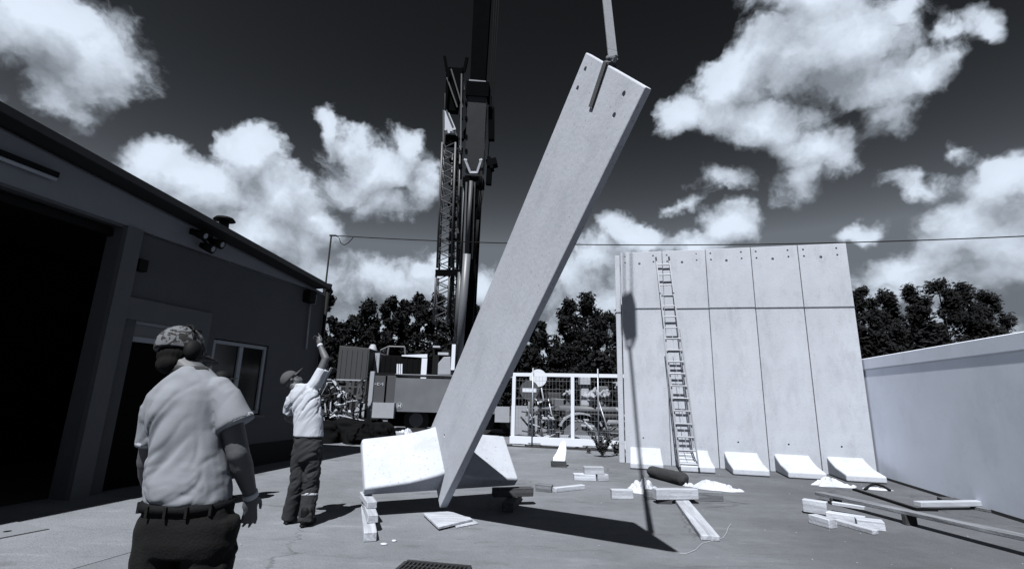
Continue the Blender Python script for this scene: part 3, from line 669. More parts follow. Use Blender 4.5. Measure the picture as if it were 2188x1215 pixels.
def shirt_fold(p):
    k = min(1, max(0, (zc + .05 - p.z) / .10)); top_ = min(1, max(0, (D(400, 800, d1).z - p.z) / .25))
    return (ff(p) * (1 - k) * (.35 + .65 * top_) + fg(p) * k)
shirt = mk('polo_shirt', remeshed(b, .0085, 2, shirt_fold), SHIRT, man, True)
b = B()
for (e_, dv, r_) in ((re_, (re_ - D(480, 846, d1)).normalized(), .087), (le_, (le_ - D(336, 868, d1)).normalized(), .061)):
    tube(b, e_ - dv * .018, e_ + dv * .006, r_ - .002, r_ - .003, 24)
mk('sleeve_band', b, mat('rib_cloth', .42, .95), shirt, True)['kind'] = 'stuff'
b = B()
loft(b, [(D(411, 795, d1) , .088, .078, .0), (D(410, 787, d1) , .079, .072, .0), (D(408, 782, d1 ), .075, .069, .0)]); mk('collar', b, mat('dark_collar', .03, .9), shirt, True)
b = B()
loft(b, rings_px(M1([(1058, 308, 492, .125), (1080, 304, 500, .14), (1110, 300, 506, .148), (1150, 298, 508, .145), (1180, 300, 508, .125)], .88), d1, 0))
for hx, ax_ in lx:
    sg = 1 if ax_ > 0 else -1
    capsule(b, V((hx - sg * .012, d1, .90)), V((hx + sg * .0, d1 + .02, .50)), .118, .098); tube(b, V((hx + sg * .0, d1 + .02, .52)), V((hx + sg * .03, d1 - .02, .06)), .098, .092, 20)
tr = mk('trousers', remeshed(b, .011, 2, folds(V((.9, 0, .4)), 7, .012, 4, crease=True)), TROU, man, True)
b = B()
pts_l, pts_r = D(321, 1068, d1), D(488, 1072, d1)
bc_ = (pts_l + pts_r) / 2; aw = (pts_r - pts_l).length / 2 + .002
loft(b, [(bc_ - V((0, 0, .030)), aw + .008, .156, 0), (bc_ + V((0, 0, .010)), aw + .006, .154, 0)], 40); mk('belt', b, mat('black_leather', .012, .8, .2, 10, .2, spec=.05), tr, True)
for px_, py_ in ((322, 1072), (362, 1074), (402, 1075), (442, 1075), (478, 1074)):
    b = B(); p = D(px_, py_, d1); yb = d1 - .156 * (1 - (abs(p.x - bc_.x) / (aw + .008)) ** 2.4) ** (1 / 2.4) - .006; box(b, p.x - .006, p.x + .006, yb - .002, yb + .01, p.z - .033, p.z + .016); mk('belt_loop', b, TROU, tr)
for hx, ax_ in lx:
    b = B(); boot(b, V((hx + (.03 if ax_ > 0 else -.03), d1 - .02, 0)), V((ax_, 1, 0))); mk('boot', remeshed(b, .009, 1), BLACK, man, True)
mk('cap', cap_mesh(hc - hf.normalized() * .006, hf, hu, True, 1.16, .004), CAMO, man, True)
hx_ = hf.normalized().cross(hu).normalized(); hu2 = hx_.cross(hf.normalized()); b = B()
ell(b, hc - hf.normalized() * .028 - hu2 * .012, (.081, .082, .070), Matrix((hx_, hf.normalized(), hu2)).transposed(), 18); ell(b, hc - hf.normalized() * .052 - hu2 * .065, (.064, .050, .050), Matrix((hx_, hf.normalized(), hu2)).transposed(), 14)  # hair carried down to the collar, also painting the nape's shade
mk('hair_nape_shade', remeshed(b, .008, 1, folds(V((0, 0, 1)), 60, .004, 1)), HAIR, man, True)
b = B(); hx_ = hf.normalized().cross(hu).normalized(); hu2 = hx_.cross(hf.normalized())
em = B()
for e in (-1, 1):
    c = hc + hx_ * e * .094 - hu2 * .002 - hf.normalized() * .008
    ell(em, c, (.034, .044, .054), Matrix((hx_, hf.normalized(), hu2)).transposed(), 16)
    capsule(em, c + hu2 * .04, c + hu2 * .10 - hx_ * e * .004 - hf.normalized() * .02, .008, .008, 8)
for i in range(9):
    a0, a1 = math.pi * i / 9, math.pi * (i + 1) / 9
    pp = [hc + hx_ * math.cos(a) * .098 + hu2 * (.10 + math.sin(a) * .045) - hf.normalized() * .03 for a in (a0, a1)]
    capsule(em, pp[0], pp[1], .008, .008, 8)
mk('ear_defenders', em, BLACK, man, True)
b = B(); wd1 = (wr_ - er).normalized(); tube(b, wr_ - wd1 * .014, wr_ + wd1 * .012, .037, .037, 18); mk('wristband', b, PLAST, man, True)

# --- man pointing up
d2 = 6.2
bl, br = G(613, 1119), G(648, 1126)
man2 = thing('person', 'man in white t-shirt and cap raising one arm to point up at the crane', 'person', ((bl + br) / 2).to_tuple())
P2 = lambda x, y, dy=0: D(x, y, d2 + dy)
hc2 = P2(624, 812, .02); hf2 = V((.50, .35, .80)); hu2_ = V((-.78, -.10, .52))
b = B(); head(b, hc2, hf2, hu2_, .98); capsule(b, hc2 + V((.0, -.0, -.04)), P2(641, 838), .058, .064)
s_r, e_r, w_r = P2(676, 815, .02), P2(696, 766, .05), P2(684, 738, .12)
capsule(b, s_r, e_r, .062, .046); capsule(b, e_r, e_r + (w_r - e_r) * .35, .047, .045); capsule(b, e_r + (w_r - e_r) * .35, w_r, .045, .029)
hd_ = P2(675, 710, .2) - w_r
hand(b, w_r, hd_, V((-.3, -.8, .0)), (.08, .9, 1.0, 1.0), 1, 1.05)
s_l, e_l, w_l = P2(625, 852, .02), P2(616, 893, .14), P2(640, 906, .32)
capsule(b, s_l, e_l, .060, .045); capsule(b, e_l, w_l, .044, .029); hand(b, w_l, V((.7, .3, .15)), V((0, -1, 0)), (.5, .5, .6, .6), -1)
loft(b, [(P2(657, 950), .15, .10, 0), (P2(658, 915), .145, .10, 0), (P2(655, 870), .155, .105, 0), (P2(653, 840), .165, .10, 0), (P2(650, 826), .12, .07, 0)])
hl, hr = P2(642, 962), P2(671, 962)
kl, kr2 = P2(634, 1040, .03), P2(664, 1045, .03)
al, ar = V((bl.x, bl.y + .05, .10)), V((br.x, br.y + .05, .10))
for h_, k_, a_ in ((hl, kl, al), (hr, kr2, ar)): capsule(b, h_, k_, .088, .058); capsule(b, k_, a_, .057, .042)
mk('body', remeshed(b, .010, 2), SKIN, man2, True)
b = B()
loft(b, [(P2(659, 932), .176, .125, .0), (P2(659, 915), .172, .125, 0), (P2(659, 890), .17, .125, 0), (P2(655, 868), .178, .125, -.1), (P2(652, 850), .188, .118, -.15), (P2(651, 836), .175, .10, -.15), (P2(650, 826), .12, .08, -.1), (P2(646, 820), .08, .07, 0)])
capsule(b, P2(668, 826, .01), P2(679, 808, .025), .083, .082); tube(b, P2(672, 822, .02), P2(690, 788, .04), .088, .078, 18)
capsule(b, P2(630, 848, .02), P2(622, 864, .04), .078, .078); tube(b, P2(627, 850, .03), P2(618, 882, .10), .082, .078, 18)
ts = mk('tshirt', remeshed(b, .010, 2, folds(V((.5, .1, .85)), 7.5, .013, 5, crease=True)), TSHIRT, man2, True)
b = B()
loft(b, [(P2(660, 925), .158, .115, 0), (P2(659, 945), .17, .125, 0), (P2(657, 968), .175, .125, 0), (P2(656, 985), .16, .11, 0)])
for h_, k_, a_ in ((hl, kl, al), (hr, kr2, ar)):
    capsule(b, h_ - V((0, 0, .03)), k_, .104, .088); tube(b, k_ + V((0, 0, .03)), V((a_.x, a_.y, .045)), .09, .092, 18)
t2 = mk('trousers', remeshed(b, .011, 2, folds(V((.8, 0, .5)), 8, .014, 8, crease=True)), TROU2, man2, True)
b = B(); kk = ar + (kr2 - ar) * .80; kd = (kr2 - ar).normalized(); tube(b, kk - kd * .012, kk + kd * .016, .0955, .0955, 24); mk('reflective_strip', b, OFFWHITE, t2, True)
for a_, tv in ((al, V((-.1, 1, 0))), (ar, V((.2, 1, 0)))):
    b = B(); boot(b, V((a_.x, a_.y - .03, 0)), tv); mk('boot', remeshed(b, .009, 1), BLACK, man2, True)
mk('cap', cap_mesh(hc2, hf2, hu2_, True, 1.08, .008), CAPM, man2, True)
b = B(); wdd = (w_r - e_r).normalized(); tube(b, w_r - wdd * .02, w_r + wdd * .012, .036, .036, 16); mk('wristband', b, PLAST, man2, True)

# --- man half hidden behind the first, near the building
p3 = V((-4.06, 6.95, 0)); d3 = 6.95
man3 = thing('person', 'man in dark cap almost hidden behind the nearest man, in front of the window', 'person', p3.to_tuple())
Q = lambda x, y, z: p3 + V((x, y, z))
hc3 = Q(0, .02, 1.66); hf3 = V((.75, .5, .15)); hu3 = V((0, 0, 1))
b = B(); head(b, hc3, hf3, hu3, 1.0); capsule(b, hc3 - V((0, 0, .06)), Q(0, 0, 1.47), .058, .065)
loft(b, [(Q(0, 0, .92), .155, .11, 0), (Q(0, 0, 1.1), .15, .10, 0), (Q(0, 0, 1.3), .175, .11, 0), (Q(0, 0, 1.42), .18, .09, 0), (Q(0, 0, 1.48), .10, .07, 0)])
for e in (-1, 1):
    capsule(b, Q(e * .2, 0, 1.40), Q(e * .25, -.02, 1.12), .058, .045); capsule(b, Q(e * .25, -.02, 1.12), Q(e * .24, .10, .88), .044, .03)
    hand(b, Q(e * .24, .10, .88), V((0, .25, -.9)), V((-e, .2, 0)), (.4, .4, .5, .5), e)
    capsule(b, Q(e * .10, 0, .90), Q(e * .11, .02, .50), .095, .062); capsule(b, Q(e * .11, .02, .50), Q(e * .12, 0, .1), .06, .044)
mk('body', remeshed(b, .011, 2), SKIN, man3, True)
b = B(); loft(b, [(Q(0, 0, .90), .18, .125, 0), (Q(0, 0, 1.1), .175, .12, 0), (Q(0, 0, 1.3), .195, .125, 0), (Q(0, 0, 1.42), .195, .105, 0), (Q(0, 0, 1.50), .09, .075, 0)])
for e in (-1, 1): capsule(b, Q(e * .19, 0, 1.40), Q(e * .2, 0, 1.36), .075, .075); tube(b, Q(e * .195, 0, 1.38), Q(e * .245, -.015, 1.18), .08, .072)
mk('tshirt', remeshed(b, .011, 2, folds(V((.3, 0, .9)), 12, .01, 3)), TSHIRT, man3, True)
b = B(); loft(b, [(Q(0, 0, .80), .17, .12, 0), (Q(0, 0, .98), .165, .115, 0)])
for e in (-1, 1): capsule(b, Q(e * .10, 0, .88), Q(e * .11, .02, .50), .11, .09); tube(b, Q(e * .11, .02, .52), Q(e * .12, 0, .05), .09, .09, 18)
mk('trousers', remeshed(b, .012, 2), TROU, man3, True)
for e in (-1, 1):
    b = B(); boot(b, Q(e * .12, -.03, 0), V((e * .2 + .3, 1, 0))); mk('boot', remeshed(b, .009, 1), BLACK, man3, True)
mk('cap', cap_mesh(hc3, hf3, hu3, True, 1.08, .012), BLACK, man3, True)

# ------------------------------------------------------------------ timber, sheets and debris on the ground
def grain(m, k=.30):
    t = m.node_tree; b = t.nodes['Principled BSDF']; src = b.inputs['Base Color'].links[0].from_socket
    tco = nd(t, 'ShaderNodeTexCoord'); mp = nd(t, 'ShaderNodeMapping'); mp.inputs['Scale'].default_value = (1.2, 26, 26); t.links.new(tco.outputs['Object'], mp.inputs[0])
    oi = nd(t, 'ShaderNodeObjectInfo'); rv_ = vmath(t, 'SCALE', (17.0, 9.0, 5.0)); t.links.new(oi.outputs['Random'], rv_.inputs['Scale']); ad = vmath(t, 'ADD', mp.outputs[0], rv_.outputs[0])
    nz = nd(t, 'ShaderNodeTexNoise'); nz.inputs['Scale'].default_value = 1.0; nz.inputs['Detail'].default_value = 5; nz.inputs['Distortion'].default_value = .6; t.links.new(ad.outputs[0], nz.inputs['Vector'])
    f = math_(t, 'MULTIPLY_ADD', sstep(t, nz.outputs['Fac'], .35, .65), 2 * k, 1 - k); f = math_(t, 'MULTIPLY', f, math_(t, 'MULTIPLY_ADD', oi.outputs['Random'], .35, .82))
    v = vmath(t, 'SCALE', src); t.links.new(f, v.inputs['Scale']); t.links.new(v.outputs[0], b.inputs['Base Color'])
grain(WOOD, .20); grain(WOODD, .35); grain(WOODB, .35)
rb_ = random.Random(77)
def beam(label, a, b_, w, h, z=0.0, m=WOOD, group='timber pieces lying on the ground', name='timber_beam', cat='timber', tilt=0.0, bev=.006):
    a, b_ = V((a[0], a[1], 0)), V((b_[0], b_[1], 0)); a.z = z + h / 2 + .001; b_.z = z + h / 2 + .001 + tilt
    L = (b_ - a).length; n = max(2, int(L / .18)); bm = B(); ring = []
    for i in range(n + 1):
        x = -L / 2 + L * i / n; j = lambda: rb_.uniform(-.0022, .0022)
        ring.append([bm.verts.new((x + (j() * 2 if i in (0, n) else 0), sy * w / 2 + j(), sz * h / 2 + j() * (0 if sz < 0 else 1))) for sy, sz in ((-1, -1), (1, -1), (1, 1), (-1, 1))])
    for p, q in zip(ring[:-1], ring[1:]):
        for i in range(4): bm.faces.new((p[i], p[(i + 1) % 4], q[(i + 1) % 4], q[i]))
    bm.faces.new(ring[0][::-1]); bm.faces.new(ring[-1])
    bmesh.ops.recalc_face_normals(bm, faces=bm.faces)
    o = mk(name, bm, m, None, False, bev); d = (b_ - a).normalized(); yv = V((0, 0, 1)).cross(d).normalized()
    o.matrix_world = Matrix.Translation((a + b_) / 2) @ Matrix((d, yv, d.cross(yv))).transposed().to_4x4(); ORG[o] = (a + b_) / 2
    return tag(o, label, cat, group)
sup = 'timber blocks propping the tilted unit'
beam('long pale beam, lowest of the stack under the left toe of the tilted unit', (-1.44, 5.62), (-1.84, 6.85), .135, .095, 0, WOOD, sup)
beam('middle pale block of the stack under the left toe of the tilted unit', (-1.52, 5.98), (-1.86, 6.9), .12, .085, .097, WOOD, sup)
beam('topmost pale block under the left toe of the tilted unit', (-1.62, 6.28), (-1.90, 6.92), .12, .075, .184, WOOD, sup)
beam('lower dark block in the shade under the right heel of the tilted unit', (.02, 7.12), (.16, 8.0), .16, .12, 0, WOODB, sup)
beam('upper dark block in the shade under the right heel of the tilted unit', (-.20, 7.52), (.38, 7.66), .14, .115, .122, WOODB, sup)
def board(label, pts, th, z, m=WOOD):
    bm = B(); prism(bm, [V((p.x, p.y, z)) for p in pts], V((0, 0, th))); return single('wood_board', bm, m, label, 'board', 'thin boards under the tip of the unit', bevel=.004)
board('thin pale board lying under the tip of the tilted unit', [G(904, 1103), G(937, 1134), G(1010, 1116), G(962, 1099)], .028, .018)
board('second thin board poking out from beneath the first under the tip', [G(960, 1108), G(975, 1128), G(1022, 1119), G(1000, 1104)], .015, .001)
# upright white piece on a dark block
q = G(1194, 997)
t = thing('polystyrene_wedge', 'pointed white foam wedge standing on a small dark block', 'foam wedge', q)
bm = B()
prof = [(-.135, .12), (.14, .12), (.17, .36), (.155, .53), (.10, .575), (.04, .52), (-.06, .30), (-.13, .2)]
prism(bm, [V((q.x + x, q.y - .02, z)) for x, z in prof], V((0.02, .11, 0))); mk('wedge', bm, mat('white_foam', 1.9, .8, .04, 8), t, bevel=.015)
bm = B(); box(bm, q.x - .17, q.x + .17, q.y - .05, q.y + .15, .001, .115); mk('block', bm, WOODB, t, bevel=.008)
g_ = 'pale blocks in a small pile'
a, b_ = G(1227, 1026), G(1299, 1027)
beam('pale block, bottom left of the small three-block pile', a + V((0, .1, 0)), a + V((.42, .1, 0)), .2, .115, 0, WOOD, g_, 'timber_block', 'block')
beam('pale block, bottom right of the small three-block pile', a + V((.44, .1, 0)), b_ + V((0, .1, 0)), .19, .115, 0, WOOD, g_, 'timber_block', 'block')
beam('pale block lying on top of the small three-block pile', a + V((.2, .1, 0)), a + V((.58, .12, 0)), .17, .13, .117, WOOD, g_, 'timber_block', 'block')
beam('short grey block at the left end of the plank near the long shadow', G(1146, 1047), G(1180, 1050), .14, .11, 0, WOODD, g_, 'timber_block', 'block')
beam('narrow pale plank beside the short grey block near the long shadow', G(1184, 1051), G(1246, 1044), .10, .075, 0, WOOD)
beam('short pale block at the left of the crossed beams', G(1306, 1064), G(1352, 1065), .12, .14, 0, WOOD, g_, 'timber_block', 'block')
beam('long grey beam lying behind the crossed beams', G(1378, 1064), G(1542, 1069), .16, .13, 0, WOODD)
c0, c1 = G(1403, 1077), G(1494, 1077)
beam('thick pale beam lying across the end of the leading plank', c0 + V((0, .08, 0)), c1 + V((0, .10, 0)), .15, .15, .062, WOOD)
beam('thin scrap of board under the left end of the thick pale beam', c0 + V((.03, .1, 0)), c0 + V((.25, .1, 0)), .12, .058, 0, WOODB)
beam('pale plank pointing to the viewer from under the thick pale beam', (2.75, 8.18), (2.34, 6.0), .21, .055, 0, WOOD)
def cloth(label, cx, cy, rx, ry, h, seed, m=PLAST, rot=0.0):
    bm = B(); N_ = 46; g = []
    for j in range(N_ + 1):
        row = []
        for i in range(N_ + 1):
            u, v = i / N_ * 2 - 1, j / N_ * 2 - 1
            r_ = math.hypot(u, v); sc = 1 if r_ < 1e-6 else max(abs(u), abs(v)) / r_
            x, y = u * sc * rx, v * sc * ry
            edge = 1 - min(1, max(abs(u), abs(v)))
            nn = V((x * 4.5, y * 4.5, seed * 7.3))
            w_ = 1 + .30 * NZ.noise(V((math.atan2(v, u) * 1.5, seed, 0)))
            n1_ = 1 - abs(NZ.noise(nn)) * 2.6; n2_ = 1 - abs(NZ.noise(nn * 2.9)) * 2.6
            z = h * (min(1, edge * 2.0) ** .8) * max(.06, .62 + .75 * NZ.noise(nn * .55) - .34 * math.exp(-(NZ.noise(nn) / .13) ** 2) - .20 * math.exp(-(NZ.noise(nn * 2.3) / .15) ** 2)) + .004
            c_, s_ = math.cos(rot), math.sin(rot)
            row.append(bm.verts.new((cx + (x * c_ - y * s_) * w_, cy + (x * s_ + y * c_) * w_, z)))
        g.append(row)
    for j in range(N_):
        for i in range(N_): bm.faces.new((g[j][i], g[j][i + 1], g[j + 1][i + 1], g[j + 1][i]))
    # thin underside so that the sheet has a body
    ext = bmesh.ops.extrude_face_region(bm, geom=bm.faces[:])
    for v in [e for e in ext['geom'] if isinstance(e, bmesh.types.BMVert)]: v.co.z = min(v.co.z - .003, v.co.z * .5)
    bmesh.ops.recalc_face_normals(bm, faces=bm.faces)
    return single('plastic_sheet', bm, m, label, 'plastic sheet', 'crumpled white sheets', smooth=True)
q = G(1378, 1052); cloth('crumpled white sheet heaped behind the left end of the crossed beams', q.x, q.y + .1, .30, .24, .27, 1)
q = G(1538, 1046); cloth('crumpled white sheet spread to the right of the dark roll', q.x, q.y + .05, .42, .20, .17, 2, rot=-.35)
q = G(1792, 1040); cloth('white sheet draped in a low mound before the last unit toes', q.x, q.y + .1, .40, .17, .20, 3, rot=-.1)
q = G(1876, 1045); cloth('small flat white scrap of sheet beside the black hose', q.x, q.y, .24, .12, .06, 4, rot=-.3)
q = G(1468, 1033); cloth('tiny white scrap of sheet at the right end of the dark roll', q.x - .05, q.y - .25, .10, .07, .10, 5)
a, b_ = G(1392, 1018), G(1462, 1037)
bm = B(); a.z = b_.z = .105
tube(bm, a, b_, .115, .125, 20); d_ = (b_ - a).normalized()
tube(bm, b_ + d_ * .001, b_ + d_ * .05, .10, .06, 16)
o = single('rubber_roll', remeshed(bm, .02, 2, folds(d_, 9, .012, 3)), mat('dark_felt', .035, .9, .4, 16, .4), 'thick dark roll lying in front of the ladder foot', 'roll', smooth=True)
# pile of timber on the right
g2 = 'pale timbers in the loose pile on the right'
def gp(x, y, z=0.0): return G(x, y, z)
beam('pale post end standing proud at the left of the loose timber pile', gp(1723, 1096) + V((0, .05, 0)), gp(1772, 1103) + V((0, .02, 0)), .12, .17, .02, WOOD, g2)
beam('short square timber, nearest on the left of the loose pile', gp(1737, 1116), gp(1782, 1129), .14, .11, 0, WOOD, g2)
beam('long narrow timber in front of the loose pile', gp(1786, 1117), gp(1872, 1142), .10, .055, 0, WOOD, g2)
beam('long pale timber behind the square one in the loose pile', gp(1768, 1106), gp(1850, 1119), .16, .09, .0, WOOD, g2)
beam('pale block with a knot at the right end of the loose pile', gp(1830, 1125), gp(1890, 1132), .18, .11, 0, WOOD, g2)
beam('thin pale strip along the back of the loose timber pile', gp(1780, 1092), gp(1850, 1104), .06, .05, .092, WOOD, g2)
# long planks
beam('very long dark-sided plank running to the right edge of the picture', gp(1752, 1068), gp(2188, 1186) + (gp(2188, 1186) - gp(1752, 1068)).normalized() * .8, .17, .05, .085, WOODD, name='timber_plank', cat='plank', tilt=.10)
for k_, l_ in ((.12, 'dark batten under the far end of the very long plank'), (.55, 'dark batten under the middle of the very long plank')):
    q = gp(1752, 1068) + (gp(2188, 1186) - gp(1752, 1068)) * k_; beam(l_, q - V((.09, 0, 0)), q + V((.07, 0, 0)), .07, .083 + .084 * k_, 0, WOODB, name='batten')
a, b_ = gp(1962, 1089), gp(2147, 1086)
beam('white painted plank lying level near the white wall', a, b_, .12, .075, .05, OFFWHITE, name='timber_plank', cat='plank')
beam('dark plank against the foot of the white wall', gp(2008, 1070), gp(2105, 1078), .20, .06, 0, WOODB, name='timber_plank', cat='plank')
beam('dark weathered plank passing under the white plank on the right', gp(2080, 1086), gp(2182, 1106), .14, .048, 0, WOODD, name='timber_plank', cat='plank')
a, b_ = gp(1825, 1047), gp(1958, 1090)
bm = B(); bar(bm, a + V((0, 0, .02)), b_ + V((0, 0, .02)), .06, .036); bar(bm, b_ + V((-.02, 0, .02)), b_ + V((.32, .01, .02)), .06, .036)
single('steel_bar', bm, BLACK, 'black bent steel bar on the ground between the white sheet and white plank', 'steel bar')
bm = B(); pts = [gp(1848, 1047), gp(1862, 1041), gp(1872, 1039), gp(1888, 1044), gp(1902, 1049)]
for p in pts: p.z = .05
pts[0].z = .02; pts[-1].z = .02
path(bm, pts, .022, 8); single('rubber_hose', bm, BLACK, 'short black hose curved over the small white scrap', 'hose', smooth=True)
bm = B(); pts = [gp(x, y, .006) for x, y in ((1452, 1181), (1468, 1181), (1486, 1174), (1500, 1160))]
path(bm, pts, .0035, 5); pts = [gp(x, y, .006) for x, y in ((1545, 1148), (1552, 1138), (1556, 1126), (1562, 1118))]; path(bm, pts, .0035, 5)
path(bm, [gp(1500, 1160, .006), gp(1545, 1148, .006)], .003, 5)
single('string', bm, OFFWHITE, 'thin pale string trailing on the ground from the end of the plank', 'string')
# small litter
r6 = random.Random(11); bm = B()
for i in range(230):
    x, y = r6.uniform(-5, 7.5), r6.uniform(3.2, 14); s_ = r6.uniform(.004, .016) * (1.6 if r6.random() < .06 else 1)
    m = Matrix.Translation((x, y, s_ * .3)) @ Matrix.Rotation(r6.uniform(0, 6), 4, 'Z') @ Matrix.Diagonal((s_, s_ * r6.uniform(.5, 1), s_ * .6, 1))
    bmesh.ops.create_icosphere(bm, subdivisions=1, radius=1, matrix=m)
o = mk('gravel', bm, mat('grit', .34, .9, .5, 3)); o['kind'] = 'stuff'
for i, (x, y, l) in enumerate(((820, 1163, 'pale lump of mortar on the ground right of the prop blocks, nearer the blocks'), (842, 1156, 'smaller pale lump of mortar farther from the prop blocks'))):
    q = G(x, y); bm = B(); bmesh.ops.create_icosphere(bm, subdivisions=2, radius=1, matrix=Matrix.Translation((q.x, q.y, .008)) @ Matrix.Diagonal((.04 - .012 * i, .025, .012, 1)))
    single('mortar_lump', bm, PLAST, l, 'mortar lump', 'mortar lumps', smooth=True)

# ------------------------------------------------------------------ ladder
lx0 = L0 + ld * (pitch_ * .955); 
bt0, bt1 = G(1441, 1000), G(1482, 1010)
base = V((4.06, 11.38, 0)); top_ = lx0 + V((0, 0, 5.28)) - lback * .03 + ld * .05
top_.z = 5.24
t = thing('extension_ladder', 'long aluminium extension ladder leaning against the concrete units', 'ladder', base)
ldir = (top_ - base).normalized(); lsd = ld; lnn = lsd.cross(ldir).normalized()
if lnn.y > 0: lnn = -lnn
LW = .40; LL = (top_ - base).length
for sec, (s0, s1, wd_, o_) in enumerate(((0, LL * .62, LW, .075), (LL * .10, LL, LW - .07, .0))):
    for e in (-1, 1):
        bm = B(); bar(bm, base + ldir * s0 + lsd * e * wd_ / 2 + lnn * o_, base + ldir * s1 + lsd * e * wd_ / 2 + lnn * o_, .028, .07, up=lnn); mk('rail', bm, ALU, t, bevel=.004)
    k = s0 + (.16 if sec == 0 else .22)
    while k < s1 - .05:
        bm = B(); c = base + ldir * k + lnn * o_; tube(bm, c - lsd * wd_ / 2, c + lsd * wd_ / 2, .017, .017, 8); mk('rung', bm, ALU, t); k += .29
for e in (-1, 1):
    bm = B(); c = base + lsd * e * LW / 2 + lnn * .075; bar(bm, c + V((0, 0, .005)), c + ldir * .10, .04, .085, up=lnn); mk('rubber_foot', bm, RUBBER, t)
    bm = B(); bar(bm, base + ldir * LL + lsd * e * (LW - .07) / 2, base + ldir * (LL - .12) + lsd * e * (LW - .07) / 2, .034, .076, up=lnn); mk('end_cap', bm, RUBBER, t)
bm = B(); tube(bm, base + ldir * .4 + lnn * .04, base + ldir * (LL * .62) + lnn * .04, .006, .006, 5); mk('rope', bm, OFFWHITE, t)

# ------------------------------------------------------------------ white mesh gate and its surroundings
ga0, ga1 = V((.12, 16.1, 0)), V((4.2, 15.05, 0)); gd = (ga1 - ga0).normalized(); gl = (ga1 - ga0).length
t = thing('mesh_gate', 'white framed sliding gate with wire mesh between the tilted unit and the standing units', 'gate', ga0)
def GP(s, z, o=0): return ga0 + gd * s + V((gd.y, -gd.x, 0)) * o + V((0, 0, z))
for nm, s0, s1, z, w_, h_ in (('top_rail', 0, gl, 2.24, .08, .11), ('bottom_beam', -.05, gl, .20, .16, .22), ):
    bm = B(); bar(bm, GP(s0, z), GP(s1, z), w_, h_); mk(nm, bm, WHITE, t, bevel=.006)
for s in (.04, 1.95, 3.9):
    bm = B(); bar(bm, GP(s, .31), GP(s, 2.185), .08, .11, up=gd); mk('post', bm, WHITE, t, bevel=.006)
bm = B(); bar(bm, GP(-.3, .02, -.03), GP(gl, .02, -.03), .34, .03); mk('beam_shade', bm, mat('beam_shade_dark', .03, .8), t)  # dark strip painting in the shade below the bottom beam
for s in (.68, 2.75):
    bm = B(); tube(bm, GP(s, .05, .10), GP(s, 2.45, .10), .022, .022, 8); mk('stay_pole', bm, STEEL, t, True)
bm = B(); s = .1
while s < gl - .1:
    bar(bm, GP(s, .31), GP(s, 2.19), .005, .005, up=gd); s += .11
for z in (.55, .86, 1.17, 1.48, 1.79, 2.05): bar(bm, GP(.05, z), GP(gl - .05, z), .008, .008)
s = .1
while s < gl - .1:
    bar(bm, GP(s, .31), GP(s, .52), .007, .007, up=gd); s += .055
mk('wire_mesh', bm, mat('dull_wire', .25, .6), t)['kind'] = 'stuff'
for i, (s, z, n) in enumerate(((.25, .02, 1), (.75, .02, 2), (2.45, .02, 2))):
    for k in range(n):
        p = GP(s, .01 + .075 * k, -.02)
        bm = B(); bar(bm, p - gd * .2 + V((0, 0, .03)), p + gd * .2 + V((0, 0, .03)), .2, .045)
        single('support_block', bm, OFFWHITE if (k or i == 0) else WOODB, ['single pale block under the left end of the white gate', 'lower dark block under the white gate near its left end', 'upper pale block under the white gate near its left end',
               'lower dark block under the middle of the white gate', 'upper pale block under the middle of the white gate'][[0, 1, 3][i] + k], 'block', 'blocks under the gate')
# weeds by the gate foot
def weed(px_, py_, label, seed, n=26, h=.45):
    q = G(px_, py_); r = random.Random(seed); t = thing('weed', label, 'plant', q, 'weeds at the foot of the gate')
    bm = B(); st = B()
    for i in range(n):
        a = r.uniform(0, 6.28); l = r.uniform(.4, 1) * h; tip = q + V((math.cos(a) * l * .5, math.sin(a) * l * .3, l)); tube(st, q + V((0, 0, .0)), tip, .006, .003, 4)
        for k in range(5):
            c = q + (tip - q) * r.uniform(.35, 1.05); e1 = V((r.uniform(-1, 1), r.uniform(-1, 1), r.uniform(-.5, 1))).normalized(); e2 = e1.orthogonal().normalized(); s_ = r.uniform(.03, .085)
            vs_ = [bm.verts.new(c + e1 * s_), bm.verts.new(c + e2 * s_ * .5), bm.verts.new(c - e1 * s_), bm.verts.new(c - e2 * s_ * .5)]; bm.faces.new(vs_)
    mk('stems', st, WEEDM, t); mk('leaves', bm, WEEDM, t)
weed(1287, 976, 'dark leafy weed growing under the right part of the white gate', 5, 70, .60)
weed(1318, 973, 'smaller weed growing against the narrow concrete post', 6, 34, .42)
weed(1258, 968, 'low sprig of weed under the middle of the gate', 7, 8, .22)
# signs
def sign(label, cx, cy, d, r, m, post, bar_=False, lean=0.0):
    c = D(cx, cy, d); t = thing('road_sign', label, 'road sign', (c.x, c.y, 0))
    bm = B(); tube(bm, c + V((0, .0, 0)), c + V((0, .03, 0)), r, r, 32); f_ = mk('sign_face', bm, m, t)
    if bar_:
        bm = B(); box(bm, c.x - r * .74, c.x + r * .74, c.y - .012, c.y - .003, c.z - r * .2, c.z + r * .2); mk('white_bar', bm, WHITE, f_)
    bm = B(); tube(bm, V((c.x + lean, c.y + .06, 0)), c + V((0, .06, r * .8)), .03, .03); mk('post', bm, post, t, True)
sign('round dark no-entry sign with a white bar behind the gate', 1131, 833, 17.2, .33, SIGNRED, STEEL, True)
sign('plain round white sign behind the top rail of the gate', 1150, 807, 17.6, .31, WHITE, STEEL, False, .5)

